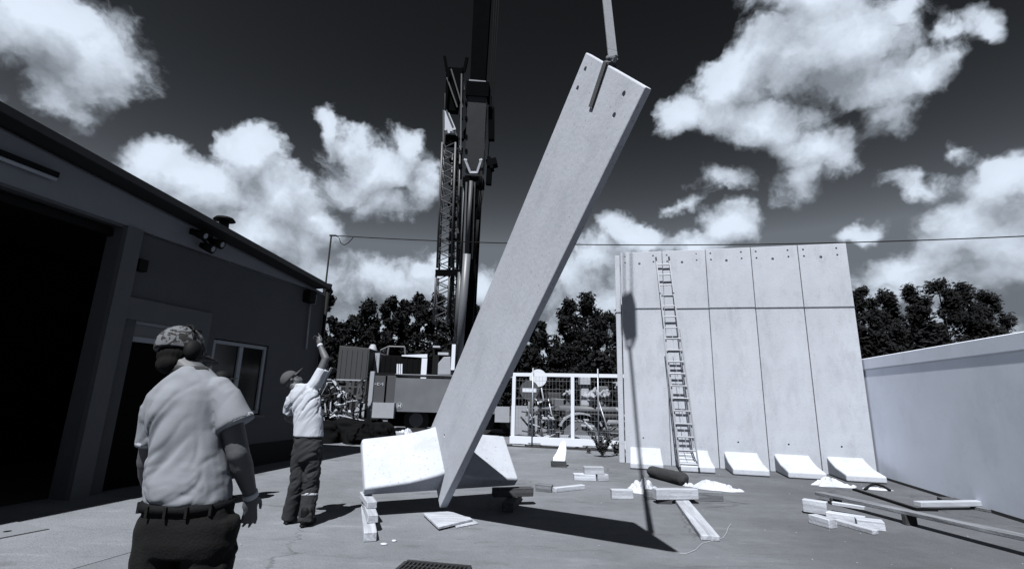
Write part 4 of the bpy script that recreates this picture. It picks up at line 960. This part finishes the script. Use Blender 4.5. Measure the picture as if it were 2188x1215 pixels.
# ------------------------------------------------------------------ mobile crane
def DC(x, y): return D(x, y, 20.5 - (730 - y) * .0045)
ct = thing('mobile_crane', 'big mobile crane with telescopic boom raised upright and lattice jib, behind the tilted unit', 'crane', (-2.4, 20.5, 0))
FY = V((0, -1, 0))
def cbar(x0, y0, x1, y1, wpx, dep, w1px=None, off=0.0, bm=None):
    a, b_ = DC(x0, y0), DC(x1, y1); a = a + V((0, off, 0)); b_ = b_ + V((0, off, 0))
    k0, k1 = a.y / FPX, b_.y / FPX
    bb = bm or B(); bar(bb, a, b_, wpx * k0, dep, up=FY, w1=(w1px or wpx) * k1); return bb
mk('boom_section', cbar(1021, 195, 1040, -160, 36, .62, 47), CRANED, ct, bevel=.03)
mk('boom_section', cbar(1014, 368, 1022, 190, 42, .78, 45), mat('boom_worn_paint', .05, .6, .3, 3, spec=.1), ct, bevel=.12)
mk('boom_section', cbar(994, 745, 1013, 380, 34, .85, 38), CRANED, ct, bevel=.04)
mk('boom_collar', cbar(1021, 214, 1023, 184, 54, .95), CRANED, ct, bevel=.03)
mk('boom_head_plate', cbar(1012, 400, 1013, 384, 46, .95), CRANED, ct, bevel=.03)
bm = B(); cbar(1022, 184, 1022.3, 181, 40, .9, bm=bm); mk('collar_edge', bm, LGREY, ct)
bm = B()
for a in ((996, 354, 1007, 381), (1030, 354, 1021, 381), (1006, 381, 1022, 381), (994, 354, 1000, 356), (1026, 356, 1032, 354)): cbar(*a, 5, .06, off=-.55, bm=bm)
mk('bracket', bm, OFFWHITE, ct)['kind'] = 'stuff'
for x, c_ in ((999, GREY), (1008, LGREY), (1016, GREY2)):
    mk('guide_rail', cbar(x - 6, 560, x, 400, 4, .05, off=-.5), c_, ct)
HOSE = B()
for k in range(3): path(HOSE, [DC(1024 + 3 * k, 360 + 8 * k) + V((0, -.5, 0)), DC(1027 + 4 * k, 420) + V((0, -.6, 0)), DC(1021 + 2 * k, 480) + V((0, -.6, 0)), DC(1017, 560) + V((0, -.5, 0))], .02, 6)
mk('hydraulic_hose', HOSE, BLACK, ct, True)
for y in (230, 262, 300, 330): mk('boom_bolt', cbar(998, y, 999, y - 6, 5, .85), CRANED, ct)
for y in (440, 490, 540, 610, 660): mk('cable_clamp', cbar(1018 - (y - 440) * .075, y, 1018 - (y - 440) * .075, y - 9, 8, .95), CRANED, ct)
mk('luffing_cylinder', (lambda b: (tube(b, DC(982, 800) + V((0, -.75, 0)), DC(1001, 553) + V((0, -.75, 0)), .155, .155, 18), b)[1])(B()), CRANEG, ct, True)
mk('cylinder_rod', (lambda b: (tube(b, DC(1001, 553) + V((0, -.75, 0)), DC(1009, 400) + V((0, -.6, 0)), .08, .08, 14), b)[1])(B()), GREY2, ct, True)
mk('second_cylinder', (lambda b: (tube(b, DC(977, 748) + V((0, -.3, 0)), DC(986, 585) + V((0, -.3, 0)), .15, .13, 16), b)[1])(B()), mat('crane_mid_paint', .12, .5), ct, True)
mk('cylinder_rod', (lambda b: (tube(b, DC(986, 585) + V((0, -.3, 0)), DC(995, 400) + V((0, -.3, 0)), .07, .07, 12), b)[1])(B()), GREY, ct, True)
for x0, y0, x1, y1, w_ in ((1050, 300, 1050, 232, 14), (1040, 352, 1062, 347, 16), (1045, 352, 1052, 350, 30), (1044, 395, 1046, 362, 12)):
    mk('winch', cbar(x0, y0, x1, y1, w_, .4), CRANED, ct, bevel=.03)
bm = B()
for x0, x1 in ((1049, 1064), (1053, 1069), (1046, 1058)): tube(bm, DC(x0, 240) + V((0, -.2, 0)), DC(x1 + 5, -130) + V((0, -.2, 0)), .02, .02, 6)
tube(bm, DC(1041, 360), DC(1050, 240), .02, .02, 6)
mk('hoist_rope', bm, BLACK, ct)
# lattice jib stowed upright beside the boom
jb = B()
mk('jib_head', cbar(965, 240, 973, 150, 28, .5, 40), CRANED, ct, bevel=.03)
for a in ((955, 152, 950, 121, 7), (992, 152, 998, 124, 7)): mk('jib_fork', cbar(*a, .12), CRANED, ct)
for a in ((961, 300, 955, 182, 4), (984, 300, 990, 150, 4), (952, 330, 952, 200, 4)): mk('jib_strut', cbar(*a, .1), GREY2, ct)
bm = B(); pl = [DC(951, 246), DC(962, 252), DC(976, 285), DC(974, 293), DC(953, 294)]
prism(bm, [p + V((0, -.35, 0)) for p in pl], V((0, .05, 0))); mk('jib_plate', bm, WHITE, ct)
mk('jib_joint', cbar(965, 312, 966, 292, 28, .5), CRANED, ct)
mk('jib_joint', cbar(958, 590, 958, 576, 52, .7), CRANED, ct)
mk('jib_pin', cbar(985, 300, 1000, 275, 10, .15), CRANED, ct)
def lattice(xa0, xb0, y0, xa1, xb1, y1, dep, n, m):
    for o_ in (-dep / 2, dep / 2):
        for xa, xb in ((xa0, xa1), (xb0, xb1)):
            mk('jib_chord', (lambda b: (tube(b, DC(xa, y0) + V((0, o_, 0)), DC(xb, y1) + V((0, o_, 0)), .045, .045, 8), b)[1])(B()), m, ct, True)
    lb = B()
    for o_ in (-dep / 2, dep / 2):
        for i in range(n):
            k0, k1 = i / n, (i + 1) / n; y_0, y_1 = y0 + (y1 - y0) * k0, y0 + (y1 - y0) * k1
            pa0, pa1 = xa0 + (xa1 - xa0) * k0, xa0 + (xa1 - xa0) * k1; pb0, pb1 = xb0 + (xb1 - xb0) * k0, xb0 + (xb1 - xb0) * k1
            if i % 2: tube(lb, DC(pa0, y_0) + V((0, o_, 0)), DC(pb1, y_1) + V((0, o_, 0)), .022, .022, 5)
            else: tube(lb, DC(pb0, y_0) + V((0, o_, 0)), DC(pa1, y_1) + V((0, o_, 0)), .022, .022, 5)
    for x_0, x_1 in ((xa0, xa1), (xb0, xb1)):
        for i in range(n):
            k0, k1 = i / n, (i + 1) / n; s_ = 1 if i % 2 else -1
            tube(lb, DC(x_0 + (x_1 - x_0) * k0, y0 + (y1 - y0) * k0) + V((0, s_ * dep / 2, 0)), DC(x_0 + (x_1 - x_0) * k1, y0 + (y1 - y0) * k1) + V((0, -s_ * dep / 2, 0)), .022, .022, 5)
    mk('jib_lacing', lb, m, ct)['kind'] = 'stuff'
r5 = random.Random(9)
for i in range(16):
    y = 150 + i * 34; x = 992 - (y - 150) * .028 + r5.uniform(-3, 3); mk('fitting', cbar(x, y + r5.uniform(6, 16), x + r5.uniform(-2, 2), y, r5.uniform(4, 9), r5.uniform(.1, .3), off=-.15), (CRANED, GREY2, BLACK)[i % 3], ct)
for x0, y0, x1, y1 in ((955, 160, 962, 236), (990, 160, 966, 240), (957, 240, 979, 178), (978, 246, 956, 300), (950, 246, 950, 318), (986, 170, 988, 330), (1035, 250, 1036, 330), (997, 230, 1000, 350)):
    mk('jib_strut', cbar(x0, y1, x1, y0, 3.2, .06, off=-.36), (GREY2, CRANED, GREY)[int(x0) % 3], ct)
for x, y in ((955, 287), (966, 289), (972, 286)): mk('jib_bolt', (lambda b: (tube(b, DC(x, y) + V((0, -.40, 0)), DC(x, y) + V((0, -.34, 0)), .06, .06, 10), b)[1])(B()), LGREY, ct)
JM = mat('jib_paint', .10, .5, .2, 4)
lattice(947, 975, 312, 936, 966, 576, .6, 20, JM)
lattice(934, 962, 590, 929, 958, 692, .6, 8, JM)
lattice(968, 984, 330, 960, 977, 576, .3, 22, mat('jib_paint_dark', .03, .5, .2, 4))
lattice(966, 978, 590, 960, 972, 680, .3, 8, _mats['jib_paint_dark'])
for y in (345, 395, 440, 470, 515): mk('jib_clamp', cbar(972 - (y - 312) * .035, y, 972 - (y - 312) * .035, y - 5, 22, .35), CRANED, ct)
for xa, xb, w_ in ((981, 975, 5), (972, 968, 4), (986, 981, 4)): mk('jib_stay', cbar(xb, 690, xa, 312, w_, .08), GREY2 if w_ == 4 else LGREY, ct)
# superstructure and carrier
yC = 19.6
def cbox(x0, y0, x1, y1, d0, d1, m, nm, bev=.02, parent=ct):
    a, b_ = D(x0, y0, d0), D(x1, y1, d0); bm = B(); box(bm, min(a.x, b_.x), max(a.x, b_.x), d0, d1, min(a.z, b_.z), max(a.z, b_.z)); return mk(nm, bm, m, parent, bevel=bev)
bm = B(); pl = [D(x, y, yC + .1) for x, y in ((935, 800), (936, 776), (948, 762), (963, 762), (963, 800))]; prism(bm, pl, V((0, .9, 0))); mk('cab', bm, LGREY, ct, bevel=.02)
cbox(936, 752, 958, 758, yC + .3, yC + .8, OFFWHITE, 'grab_rail'); cbox(925, 738, 940, 742, yC + .5, yC + .9, OFFWHITE, 'lamp_bar')
cbox(925, 745, 962, 758, yC + .85, yC + 1.6, BLACK, 'machine_deck'); cbox(925, 758, 936, 798, yC + .3, yC + 1.2, BLACK, 'machine_housing')
cbox(966, 735, 971, 790, yC, yC + .1, WHITE, 'white_strut'); cbox(962, 760, 985, 800, yC + .9, yC + 2, BLACK, 'turntable_housing')
dk = cbox(845, 798, 1100, 806, yC - .05, yC + 2.6, LGREY, 'deck_plate')
sd_ = cbox(846, 806.5, 1060, 884, yC, yC + .35, mat('carrier_side_paint', .20, .5, .16, 2.5, big=.2), 'side_panel')
cbox(790, 801, 823, 866, yC + .02, yC + .35, mat('locker_paint', .085, .5, .1, 3), 'locker_door'); cbox(824.5, 801, 845, 866, yC + .02, yC + .35, _mats['locker_paint'], 'locker_door')
cbox(788, 795, 845, 800.5, yC + .05, yC + 2.4, BLACK, 'deck_edge')
cbox(786, 859, 840, 893, yC - .25, yC + .0, LGREY, 'outrigger_box', .03); cbox(756, 862, 777, 890, yC - .1, yC + .2, LGREY, 'outrigger_box', .02)
cbox(797, 894, 827, 912, yC - .2, yC - .1, STEEL, 'step_grille', .0)
bm = B(); a = D(802, 905, yC + .6); box(bm, a.x, a.x + 6.6, yC + .5, yC + 2.2, .25, a.z + .6); mk('chassis', bm, BLACKM, ct)
cbox(1058, 868, 1088, 902, yC - .3, yC, LGREY, 'outrigger_box', .03); cbox(1092, 866, 1148, 930, yC - .25, yC, LGREY, 'outrigger_box', .03)
for px_ in (890, 960, 1030, 1095):
    c = D(px_, 895, yC + .45); w = B(); tube(w, V((c.x, yC + .38, .52)), V((c.x, yC + .75, .52)), .50, .50, 24); wh = mk('wheel', w, RUBBER, ct)
    w = B(); tube(w, V((c.x, yC + .36, .52)), V((c.x, yC + .379, .52)), .28, .26, 18); mk('rim', w, GREY, wh)
# round badge with the letter H and the worn marks on the locker
c = D(853, 866, yC - .012); w = B(); tube(w, c, c + V((0, .01, 0)), .125, .125, 24); bd = mk('badge', w, LGREY, ct)
w = B(); tube(w, c + V((0, -.004, 0)), c + V((0, -.0005, 0)), .10, .10, 24); mk('badge_centre', w, mat('badge_dark', .10, .5), bd)
for dx, ww, hh in ((-.045, .022, .13), (.045, .022, .13), (0, .07, .022)):
    w = B(); box(w, c.x + dx - ww / 2, c.x + dx + ww / 2, c.y - .010, c.y - .005, c.z - hh / 2, c.z + hh / 2); mk('letter_stroke', w, WHITE, bd)
w = B(); x0_ = D(796, 815, yC - .005)
for i, (dx, ww, hh, dz) in enumerate(((0, .05, .03, .03), (.0, .05, .03, -.03), (.07, .025, .12, 0), (.11, .05, .03, .0), (.19, .03, .11, 0), (.23, .05, .025, .04), (.23, .05, .025, -.04), (.31, .05, .03, .0), (.40, .03, .12, 0), (.37, .05, .03, .03))):
    box(w, x0_.x + dx, x0_.x + dx + ww, yC + .006, yC + .018, x0_.z - .08 + dz - hh / 2, x0_.z - .08 + dz + hh / 2)
mk('worn_marking', w, OFFWHITE, ct)['kind'] = 'stuff'
# bright bags and sunlit strip beside the carrier
q = D(865, 903, 18.6); cloth('crumpled white sheet on the ground under the crane side panel', q.x, q.y, .45, .25, .3, 9)
bm = B(); a = D(850, 906, 18.9); box(bm, D(786, 900, 18.9).x, D(872, 900, 18.9).x, 18.3, 18.9, .0, .16)
single('sunlit_strip', bm, LGREY, 'low pale slab standing in for the sunlit strip of ground in front of the crane outrigger', 'sunpatch', bevel=.02)  # pale slab stands in for the sunlit strip of ground
for i, x in enumerate((849, 853.5, 858)):
    a = D(x, 799, yC + .3); bm = B(); tube(bm, V((a.x, a.y, a.z)), V((a.x - .02, a.y, D(x, 777, yC + .3).z)), .035, .035, 10)
    single('marker_post', bm, WHITE, ['leftmost of three white posts standing on the crane deck', 'middle one of three white posts standing on the crane deck', 'rightmost of three white posts standing on the crane deck'][i], 'post', 'white posts on the crane deck')

# ------------------------------------------------------------------ containers and yard clutter behind
def bigbox(label, x0, y0, x1, y1, d0, depth, m, cat, name, skew=0.0, trim=None, door=None):
    a, b_ = D(x0, y1, d0), D(x1, y0, d0); t = thing(name, label, cat, (a.x, d0, 0)); bm = B()
    zt0, zt1 = D(x0, y0, d0).z, D(x1, y0 + skew, d0).z
    prism(bm, [V((a.x, d0, 0)), V((b_.x, d0, 0)), V((b_.x, d0, zt1)), V((a.x, d0, zt0))], V((0, depth, 0))); mk('body', bm, m, t, bevel=.02)
    n = int((b_.x - a.x) / .28)
    bm = B()
    for i in range(n):
        x = a.x + (i + .5) * (b_.x - a.x) / n; box(bm, x - .05, x + .05, d0 - .03, d0 - .001, .1, min(zt0, zt1) - .12)
    mk('rib', bm, m, t)['kind'] = 'stuff'
    if trim:
        for xx in (b_.x,):
            bm = B(); box(bm, xx - .22, xx + .07, d0 - .05, d0 + .06, 0, zt1 - .05 if xx > a.x else zt0 - .05); mk('corner_post', bm, trim, t)
        bm = B(); bar(bm, V((a.x * .55 + b_.x * .45, d0 - .02, zt0 * .5 + zt1 * .5 + .0)), V((b_.x + .06, d0 - .02, zt1 + .02)), .1, .06, h1=.20); mk('top_rail', bm, trim, t)
    return t
bigbox('dark slate grey container behind the crane at the left, by the building corner', 719, 738, 791, 800, 27, 5, mat('slate_container_paint', .045, .6, .1, 2), 'container', 'shipping_container', 6)
bigbox('small pale shed wall between the two dark containers', 791, 754, 812, 800, 28, 2, LGREY, 'shed', 'shed')
bigbox('black open container with bright white corner and top edge behind the crane deck', 813, 758, 911, 800, 26, 5, BLACKM, 'container', 'shipping_container', 3, WHITE)
t = thing('roof_rack', 'thin metal rack frame on top of the black container', 'rack', D(846, 758, 27))
a, b_ = D(828, 758, 27), D(866, 760, 27); c, e = D(831, 740, 27), D(865, 741, 27)
for p, q in ((a, c), (c, e), (e, b_), (a + V((-.4, 0, .25)), c)):
    bm = B(); tube(bm, p, q, .05, .05, 6); mk('bar', bm, GREY, t)
q = D(796, 748, 29); bm = B(); loft(bm, [(V((q.x, q.y, 0)), .3, .3, 0), (V((q.x, q.y, q.z)), .28, .28, 0), (V((q.x, q.y, q.z + .35)), .12, .12, 0)]); single('silo', bm, LGREY, 'small pale silo top peeping over the pale shed', 'silo', smooth=True)
# white post and the rack with clutter at the far corner of the building
a = D(789, 880, 17.5); bm = B(); bar(bm, V((a.x, a.y, 0)), V((a.x + .01, a.y, D(788, 793, 17.5).z)), .15, .15, up=V((0, 1, 0))); single('gate_post', bm, LGREY, 'pale square post standing left of the crane locker doors', 'post', bevel=.01)
t = thing('steel_rack', 'rusty steel storage rack with uprights at the far corner of the building', 'rack', (-5.6, 17.4, 0))
for x in (-6.5, -6.05, -5.6, -5.15):
    bm = B(); bar(bm, V((x, 17.3, 0)), V((x + .03, 17.3, 1.95)), .07, .07, up=V((0, 1, 0))); mk('upright', bm, GREY2, t)
    bm = B(); bar(bm, V((x, 18.0, 0)), V((x, 18.0, 1.95)), .07, .07, up=V((0, 1, 0))); mk('upright', bm, BLACK, t)
for z in (.75, 1.25, 1.72, 1.95):
    bm = B(); bar(bm, V((-6.6, 17.25, z)), V((-5.05, 17.25, z)), .04, .045); mk('crossbar', bm, LGREY if z in (1.25, 1.95) else GREY2, t)
r9 = random.Random(21)
kinds = ('grey', 'dark', 'pale', 'long', 'short', 'bent', 'thick', 'thin')
for i in range(8):
    x = -6.5 + r9.random() * 1.2; z = (.79, 1.29, 1.76)[i % 3]; l = r9.uniform(.35, .9); a = V((x, 17.35 + r9.random() * .4, z)); hgt = r9.uniform(.08, .24)
    bm = B(); bar(bm, a + V((0, 0, hgt / 2)), a + V((l * .6, 0, hgt / 2)), r9.uniform(.15, .3), hgt)
    single('stored_crate', bm, (GREY, BLACK, OFFWHITE, LGREY)[i % 4], '%s %s box stored on the %s shelf of the steel rack' % (('small grey', 'flat black', 'pale', 'light grey', 'long grey', 'wide black', 'grimy white', 'squat light')[i], 'metal' if i % 2 else 'wooden', ('lower', 'middle', 'upper')[i % 3]), 'box', 'boxes on the steel rack', bevel=.01)
for i, (px_, py_, s_, l) in enumerate(((728, 855, .30, 'crumpled shiny plastic bag hanging highest on the steel rack'), (735, 890, .36, 'big crumpled shiny plastic bag beside the steel rack'), (748, 905, .26, 'crumpled plastic bag lowest at the foot of the steel rack'), (718, 880, .22, 'small crumpled bag at the left side of the steel rack'))):
    q = D(px_, py_, 16.9); b = B(); rg = random.Random(40 + i)
    for k in range(9):
        c = q + V((rg.uniform(-1, 1) * s_ * .5, rg.uniform(-.4, .4) * s_, rg.uniform(-1, 1) * s_ * .7)); v = V((rg.gauss(0, 1), rg.gauss(0, 1), rg.gauss(0, 1))).normalized()
        bar(b, c - v * s_ * .45, c + v * s_ * .45, s_ * rg.uniform(.2, .5), s_ * rg.uniform(.1, .3), up=v.orthogonal(), w1=s_ * rg.uniform(.05, .4))
    single('plastic_bag', remeshed(b, .02, 0, folds(V((.2, .1, 1)), 7, .05, i)), mat('crumpled_film', .5, .3, .8, 5), l, 'bag', 'crumpled bags by the rack', smooth=False)
b = B(); rg = random.Random(5)
for k in range(26): ell(b, V((rg.uniform(-7.2, -4.4), rg.uniform(15.6, 18.4), .1)), (rg.uniform(.3, .6), rg.uniform(.3, .5), rg.uniform(.2, .62)))
o = single('shade_mound', remeshed(b, .06, 0, folds(V((1, .2, 0)), 5, .1, 3)), BLACKM, 'low black mound added as shade at the far corner of the building', 'shade mound')  # black mound added where the yard lies in shadow
# clutter behind the gate
c = D(1240, 905, 18.0); t = thing('round_hood', 'pale curved mudguard hood lying behind the middle post of the gate', 'mudguard', (c.x, c.y, 0))
bm = B()
for i in range(14):
    a0, a1 = math.pi * (.08 + .86 * i / 14), math.pi * (.08 + .86 * (i + 1) / 14)
    p0, p1 = V((c.x + math.cos(a0) * .75, c.y, .45 + math.sin(a0) * .55)), V((c.x + math.cos(a1) * .75, c.y, .45 + math.sin(a1) * .55)); bar(bm, p0, p1, .5, .06, up=V((c.x, c.y, .4)) - p0)
mk('hood', bm, LGREY, t)
bm = B(); box(bm, c.x - .6, c.x + .6, c.y - .1, c.y + .3, 0, .7); mk('core', bm, GREY, t, bevel=.05)
bm = B(); box(bm, c.x - .75, c.x + .8, c.y - .3, c.y + .3, .05, .25); mk('base', bm, OFFWHITE, t, bevel=.03)
for i, (x0, x1, y, r_, d_, l, m) in enumerate(((1195, 1325, 873, .13, 18.4, 'thick grey pipe stacked behind the gate at mid height', GREY), (1235, 1330, 888, .10, 18.2, 'dark pipe under the thick grey pipe behind the gate', WOODB), (1262, 1330, 902, .12, 18.2, 'brownish pipe low behind the right part of the gate', WOODD), (1255, 1332, 916, .10, 18.1, 'lowest pipe lying behind the right part of the gate', GREY))):
    bm = B(); p0 = D(x0, y, d_); p1 = D(x1, y - 4, d_ + .1); tube(bm, V((p0.x, p0.y, p0.z)), V((p1.x + .8, p1.y, p0.z)), r_, r_, 14); single('steel_pipe', bm, m, l, 'pipe', 'pipes stacked behind the gate', smooth=True)
bm = B()
for x in (1215, 1262, 1325):
    p = D(x, 900, 18.5); bar(bm, V((p.x, 18.55, 0)), V((p.x, 18.55, 1.25)), .1, .1, up=V((0, 1, 0)))
for z in (.25, .62, .98): bar(bm, V((D(1200, 900, 18.5).x, 18.55, z)), V((D(1330, 900, 18.5).x + .8, 18.55, z)), .5, .05)
single('pipe_rack', bm, GREY2, 'dark steel rack carrying the pipes behind the gate', 'rack')
for i, (px_, py_, s_, l, dd) in enumerate(((1262, 845, .40, 'big white rubble bag on top of the pipes behind the gate', 18.4), (1292, 842, .24, 'white bag leaning right of the big one behind the gate', 18.3), (1212, 838, .2, 'small white bag left of the big one behind the gate', 18.6), (1316, 822, .22, 'pale bag at the right end behind the gate', 18.8), (1172, 892, .2, 'striped pale bundle low behind the left half of the gate', 17.6))):
    q = D(px_, py_, dd); b = B(); rg = random.Random(60 + i)
    for k in range(8):
        c = q + V((rg.uniform(-1, 1) * s_ * .6, rg.uniform(-.3, .3) * s_, rg.uniform(-1, 1) * s_ * .35)); v = V((rg.gauss(0, 1), rg.gauss(0, .6), rg.gauss(0, .5))).normalized()
        bar(b, c - v * s_ * .5, c + v * s_ * .5, s_ * rg.uniform(.3, .7), s_ * rg.uniform(.15, .4), up=v.orthogonal(), w1=s_ * rg.uniform(.1, .6))
    single('rubble_bag', remeshed(b, .025, 0, folds(V((.5, .1, 1)), 7, .05, i + 3)), mat('white_bag', .40, .7, .6, 5), l, 'bag', 'bags behind the gate')
for i, (x0, y0, x1, y1, d_, m, l) in enumerate(((1208, 876, 1218, 930, 18.0, GREY2, 'dark machine crate behind the middle post of the gate'), (1280, 825, 1300, 850, 19.2, GREY, 'grey box propped high at the back of the clutter behind the gate'), (1185, 852, 1220, 878, 18.7, GREY, 'grey metal drum-shaped box at mid height behind the gate'), (1168, 838, 1200, 862, 19.5, WOODB, 'dark crate at the back behind the two round signs'), (1240, 805, 1262, 822, 20, OFFWHITE, 'pale crate highest at the back behind the gate'))):
    a, b_ = D(x0, y1, d_), D(x1, y0, d_); bm = B(); box(bm, a.x, b_.x, d_, d_ + .6, max(0, a.z), b_.z)
    if i in (1, 3, 4): box(bm, a.x + .05, b_.x - .05, d_ + .1, d_ + .5, 0, max(0.01, a.z))
    single('crate', bm, m, l, 'crate', 'crates behind the gate', bevel=.03)
r8 = random.Random(8)
for i, (x, l) in enumerate(((1160, 'thin leaning rod behind the no-entry sign'), (1190, 'thin bent rod between signs and middle post'), (1305, 'thin leaning rod at the right behind the gate'))):
    p = D(x, 930, 18); bm = B(); tube(bm, V((p.x, 17.8, 0)), V((p.x + r8.uniform(-.5, .5), 18, r8.uniform(1.3, 1.9))), .03, .025, 8); single('rod', bm, STEEL, l, 'rod', 'rods behind the gate', smooth=True)

r7 = random.Random(31); bms = [B(), B(), B()]
for i in range(150):
    x = r7.uniform(.6, 5.2); d_ = r7.uniform(17.6, 20); z = r7.uniform(.1, 1.0) * (.9 + .7 * math.sin(x * 1.3) ** 2) ; c = V((x, d_, z)); v = V((r7.gauss(0, 1), r7.gauss(0, .6), r7.gauss(0, .45))).normalized()
    l = r7.uniform(.15, .55); w_, h_ = (r7.uniform(.02, .06), r7.uniform(.02, .06)) if r7.random() < .6 else (r7.uniform(.15, .35), .02)
    bar(bms[i % 3], c - v * l, c + v * l, w_, h_)
for i in range(70):
    c = V((r7.uniform(-6.7, -5.0), r7.uniform(16.7, 17.2), r7.uniform(.2, 1.95))); v = V((r7.gauss(0, .6), r7.gauss(0, .3), r7.gauss(0, 1))).normalized(); l = r7.uniform(.12, .5)
    w_, h_ = (r7.uniform(.02, .05), r7.uniform(.02, .05)) if r7.random() < .75 else (r7.uniform(.1, .25), .02)
    bar(bms[(0, 2, 2, 1)[i % 4]], c - v * l, c + v * l, w_, h_)
for b, m in zip(bms, (GREY2, OFFWHITE, mat('rusty_metal', .03, .8, .4, 6))):
    o = mk('scrap_metal', b, m); o['kind'] = 'stuff'
# ------------------------------------------------------------------ trees
def tree(cx, top, wpx, d, seed, label, group, dens=1.0, base=None):
    r = random.Random(seed); p = D(cx, top, d); z1 = p.z; x0 = p.x; w = wpx * d / FPX
    t = thing('tree', label, 'tree', (x0, d, 0), group)
    bm = B(); zc = z1 * .30
    tube(bm, V((x0, d, 0)), V((x0 + r.uniform(-.2, .2), d, z1 * .55)), .22, .14, 8); tube(bm, V((x0, d, z1 * .55)), V((x0 + r.uniform(-.2, .2), d, z1 * .93)), .13, .03, 6)
    for i in range(9):
        z = r.uniform(.25, .8) * z1; a = r.uniform(0, 6.28); k = w * .42 * (1.1 - z / z1); tube(bm, V((x0, d, z)), V((x0 + math.cos(a) * k, d + math.sin(a) * k, z + k * 1.1)), .07, .02, 5)
    mk('trunk', bm, BARK, t)
    cl = []
    N_ = 40
    for i in range(N_):
        f = (i + r.random()) / N_; z = z1 * (.12 + .85 * f)
        prof = .72 + .28 * math.sin(f * 2.6) if f < .55 else math.sqrt(max(.02, 1 - ((f - .55) / .46) ** 2))
        a = r.uniform(0, 6.28); s = w * r.uniform(.12, .21) * (1.1 - .35 * f); rad = max(0, w * .5 * prof - s * .6) * r.uniform(.25, 1.05)
        cl.append((V((x0 + math.cos(a) * rad, d + math.sin(a) * rad * .7, min(z, z1 - s * .9))), s, s * r.uniform(.8, 1.2)))
    cl.append((V((x0 + r.uniform(-.1, .1) * w, d, z1 - w * .12)), w * .13, w * .14))
    verts, faces = [], []
    n = int(7000 * dens)
    for i in range(n):
        c, s, h_ = cl[i % len(cl)]
        v = V((r.gauss(0, 1), r.gauss(0, 1), r.gauss(0, 1))).normalized() * (r.random() ** .42) * (1 + .55 * r.random() ** 3)
        q = c + V((v.x * s, v.y * s, v.z * h_)); e1 = V((r.gauss(0, 1), r.gauss(0, 1), r.gauss(0, 1))).normalized(); e2 = e1.orthogonal().normalized(); k = (r.uniform(.05, .12) if r.random() < .7 else r.uniform(.12, .24)) * d / 40
        b0 = len(verts); verts += [q + e1 * k, q + e2 * k * .6, q - e1 * k, q - e2 * k * .6]; faces.append((b0, b0 + 1, b0 + 2, b0 + 3))
    verts = [v - ORG[t] for v in verts]
    me = bpy.data.meshes.new('crown'); me.from_pydata(verts, [], faces); me.materials.append(LEAF); o = bpy.data.objects.new('crown', me); link(o, t)
tg = 'trees beyond the yard'
TR = [(700, 612, 46, 36, 'tree partly hidden by the far corner of the dark building'), (722, 690, 62, 42, 'low tree just right of the building corner, above the dark container'), (754, 676, 60, 42, 'round low tree second from the building corner'),
      (790, 644, 78, 42, 'tall double-headed tree above the black container, left one'), (834, 634, 52, 41, 'tall slim tree with the pointed round head left of the crane'), (868, 642, 62, 43, 'tree with thin sunlit foliage next to the lattice jib'),
      (900, 630, 66, 42, 'dense tree directly left of the lattice jib'), (938, 627, 60, 43, 'dense tree showing through the lattice jib'), (975, 640, 60, 43, 'tree behind the crane cylinders'), (1016, 655, 52, 42, 'tree between the boom and the tilted unit'),
      (1090, 690, 64, 43, 'tree hidden mostly behind the tilted unit'), (1146, 684, 72, 42, 'slanting tree just right of the tilted unit'), (1180, 742, 50, 42, 'low bushy tree above the round signs'), (1216, 640, 66, 42, 'tall left half of the twin-headed tree over the gate'), (1252, 627, 86, 42, 'tallest tree over the gate, with the broad head'),
      (1296, 668, 66, 42, 'rounded tree at the right of the tallest one over the gate'), (1330, 655, 60, 43, 'tree reaching behind the narrow concrete post'),
      (1836, 612, 66, 42, 'tree just right of the standing units, with a sky gap beside it'), (1888, 622, 78, 42, 'second tree from the units above the white wall'), (1940, 610, 84, 42, 'broad dark tree over the white wall, left of the highest one'), (2004, 597, 92, 42, 'highest dark tree over the white wall'),
      (2058, 604, 84, 42, 'dark tree over the white wall, right of the highest one'), (2102, 622, 74, 43, 'last dark tree over the white wall at the right end')]
for i, (cx, top, w, d, l) in enumerate(TR): tree(cx, top, w * 1.25, d, 100 + i, l, tg, 1.15 if cx < 1800 else 1.9)
def hedge(name, xs, d, hts, seed, n):
    r = random.Random(seed); verts, faces = [], []
    for i in range(n):
        f = r.random(); x = xs[0] + (xs[1] - xs[0]) * f; h_ = hts * (.75 + .5 * NZ.noise(V((x * .35, seed, 0))) ) ; z = r.random() ** .8 * h_
        q = V((x, d + r.uniform(-.9, .9), z)); e1 = V((r.gauss(0, 1), r.gauss(0, 1), r.gauss(0, 1))).normalized(); e2 = e1.orthogonal().normalized(); k = r.uniform(.12, .34)
        b0 = len(verts); verts += [q + e1 * k, q + e2 * k * .6, q - e1 * k, q - e2 * k * .6]; faces.append((b0, b0 + 1, b0 + 2, b0 + 3))
    me = bpy.data.meshes.new(name); me.from_pydata(verts, [], faces); me.materials.append(LEAF); o = bpy.data.objects.new(name, me); link(o); o['kind'] = 'stuff'
hedge('undergrowth', (-22, 12), 40.5, 5.6, 1, 22000)
hedge('undergrowth', (24, 43), 41.5, 10.2, 2, 30000)
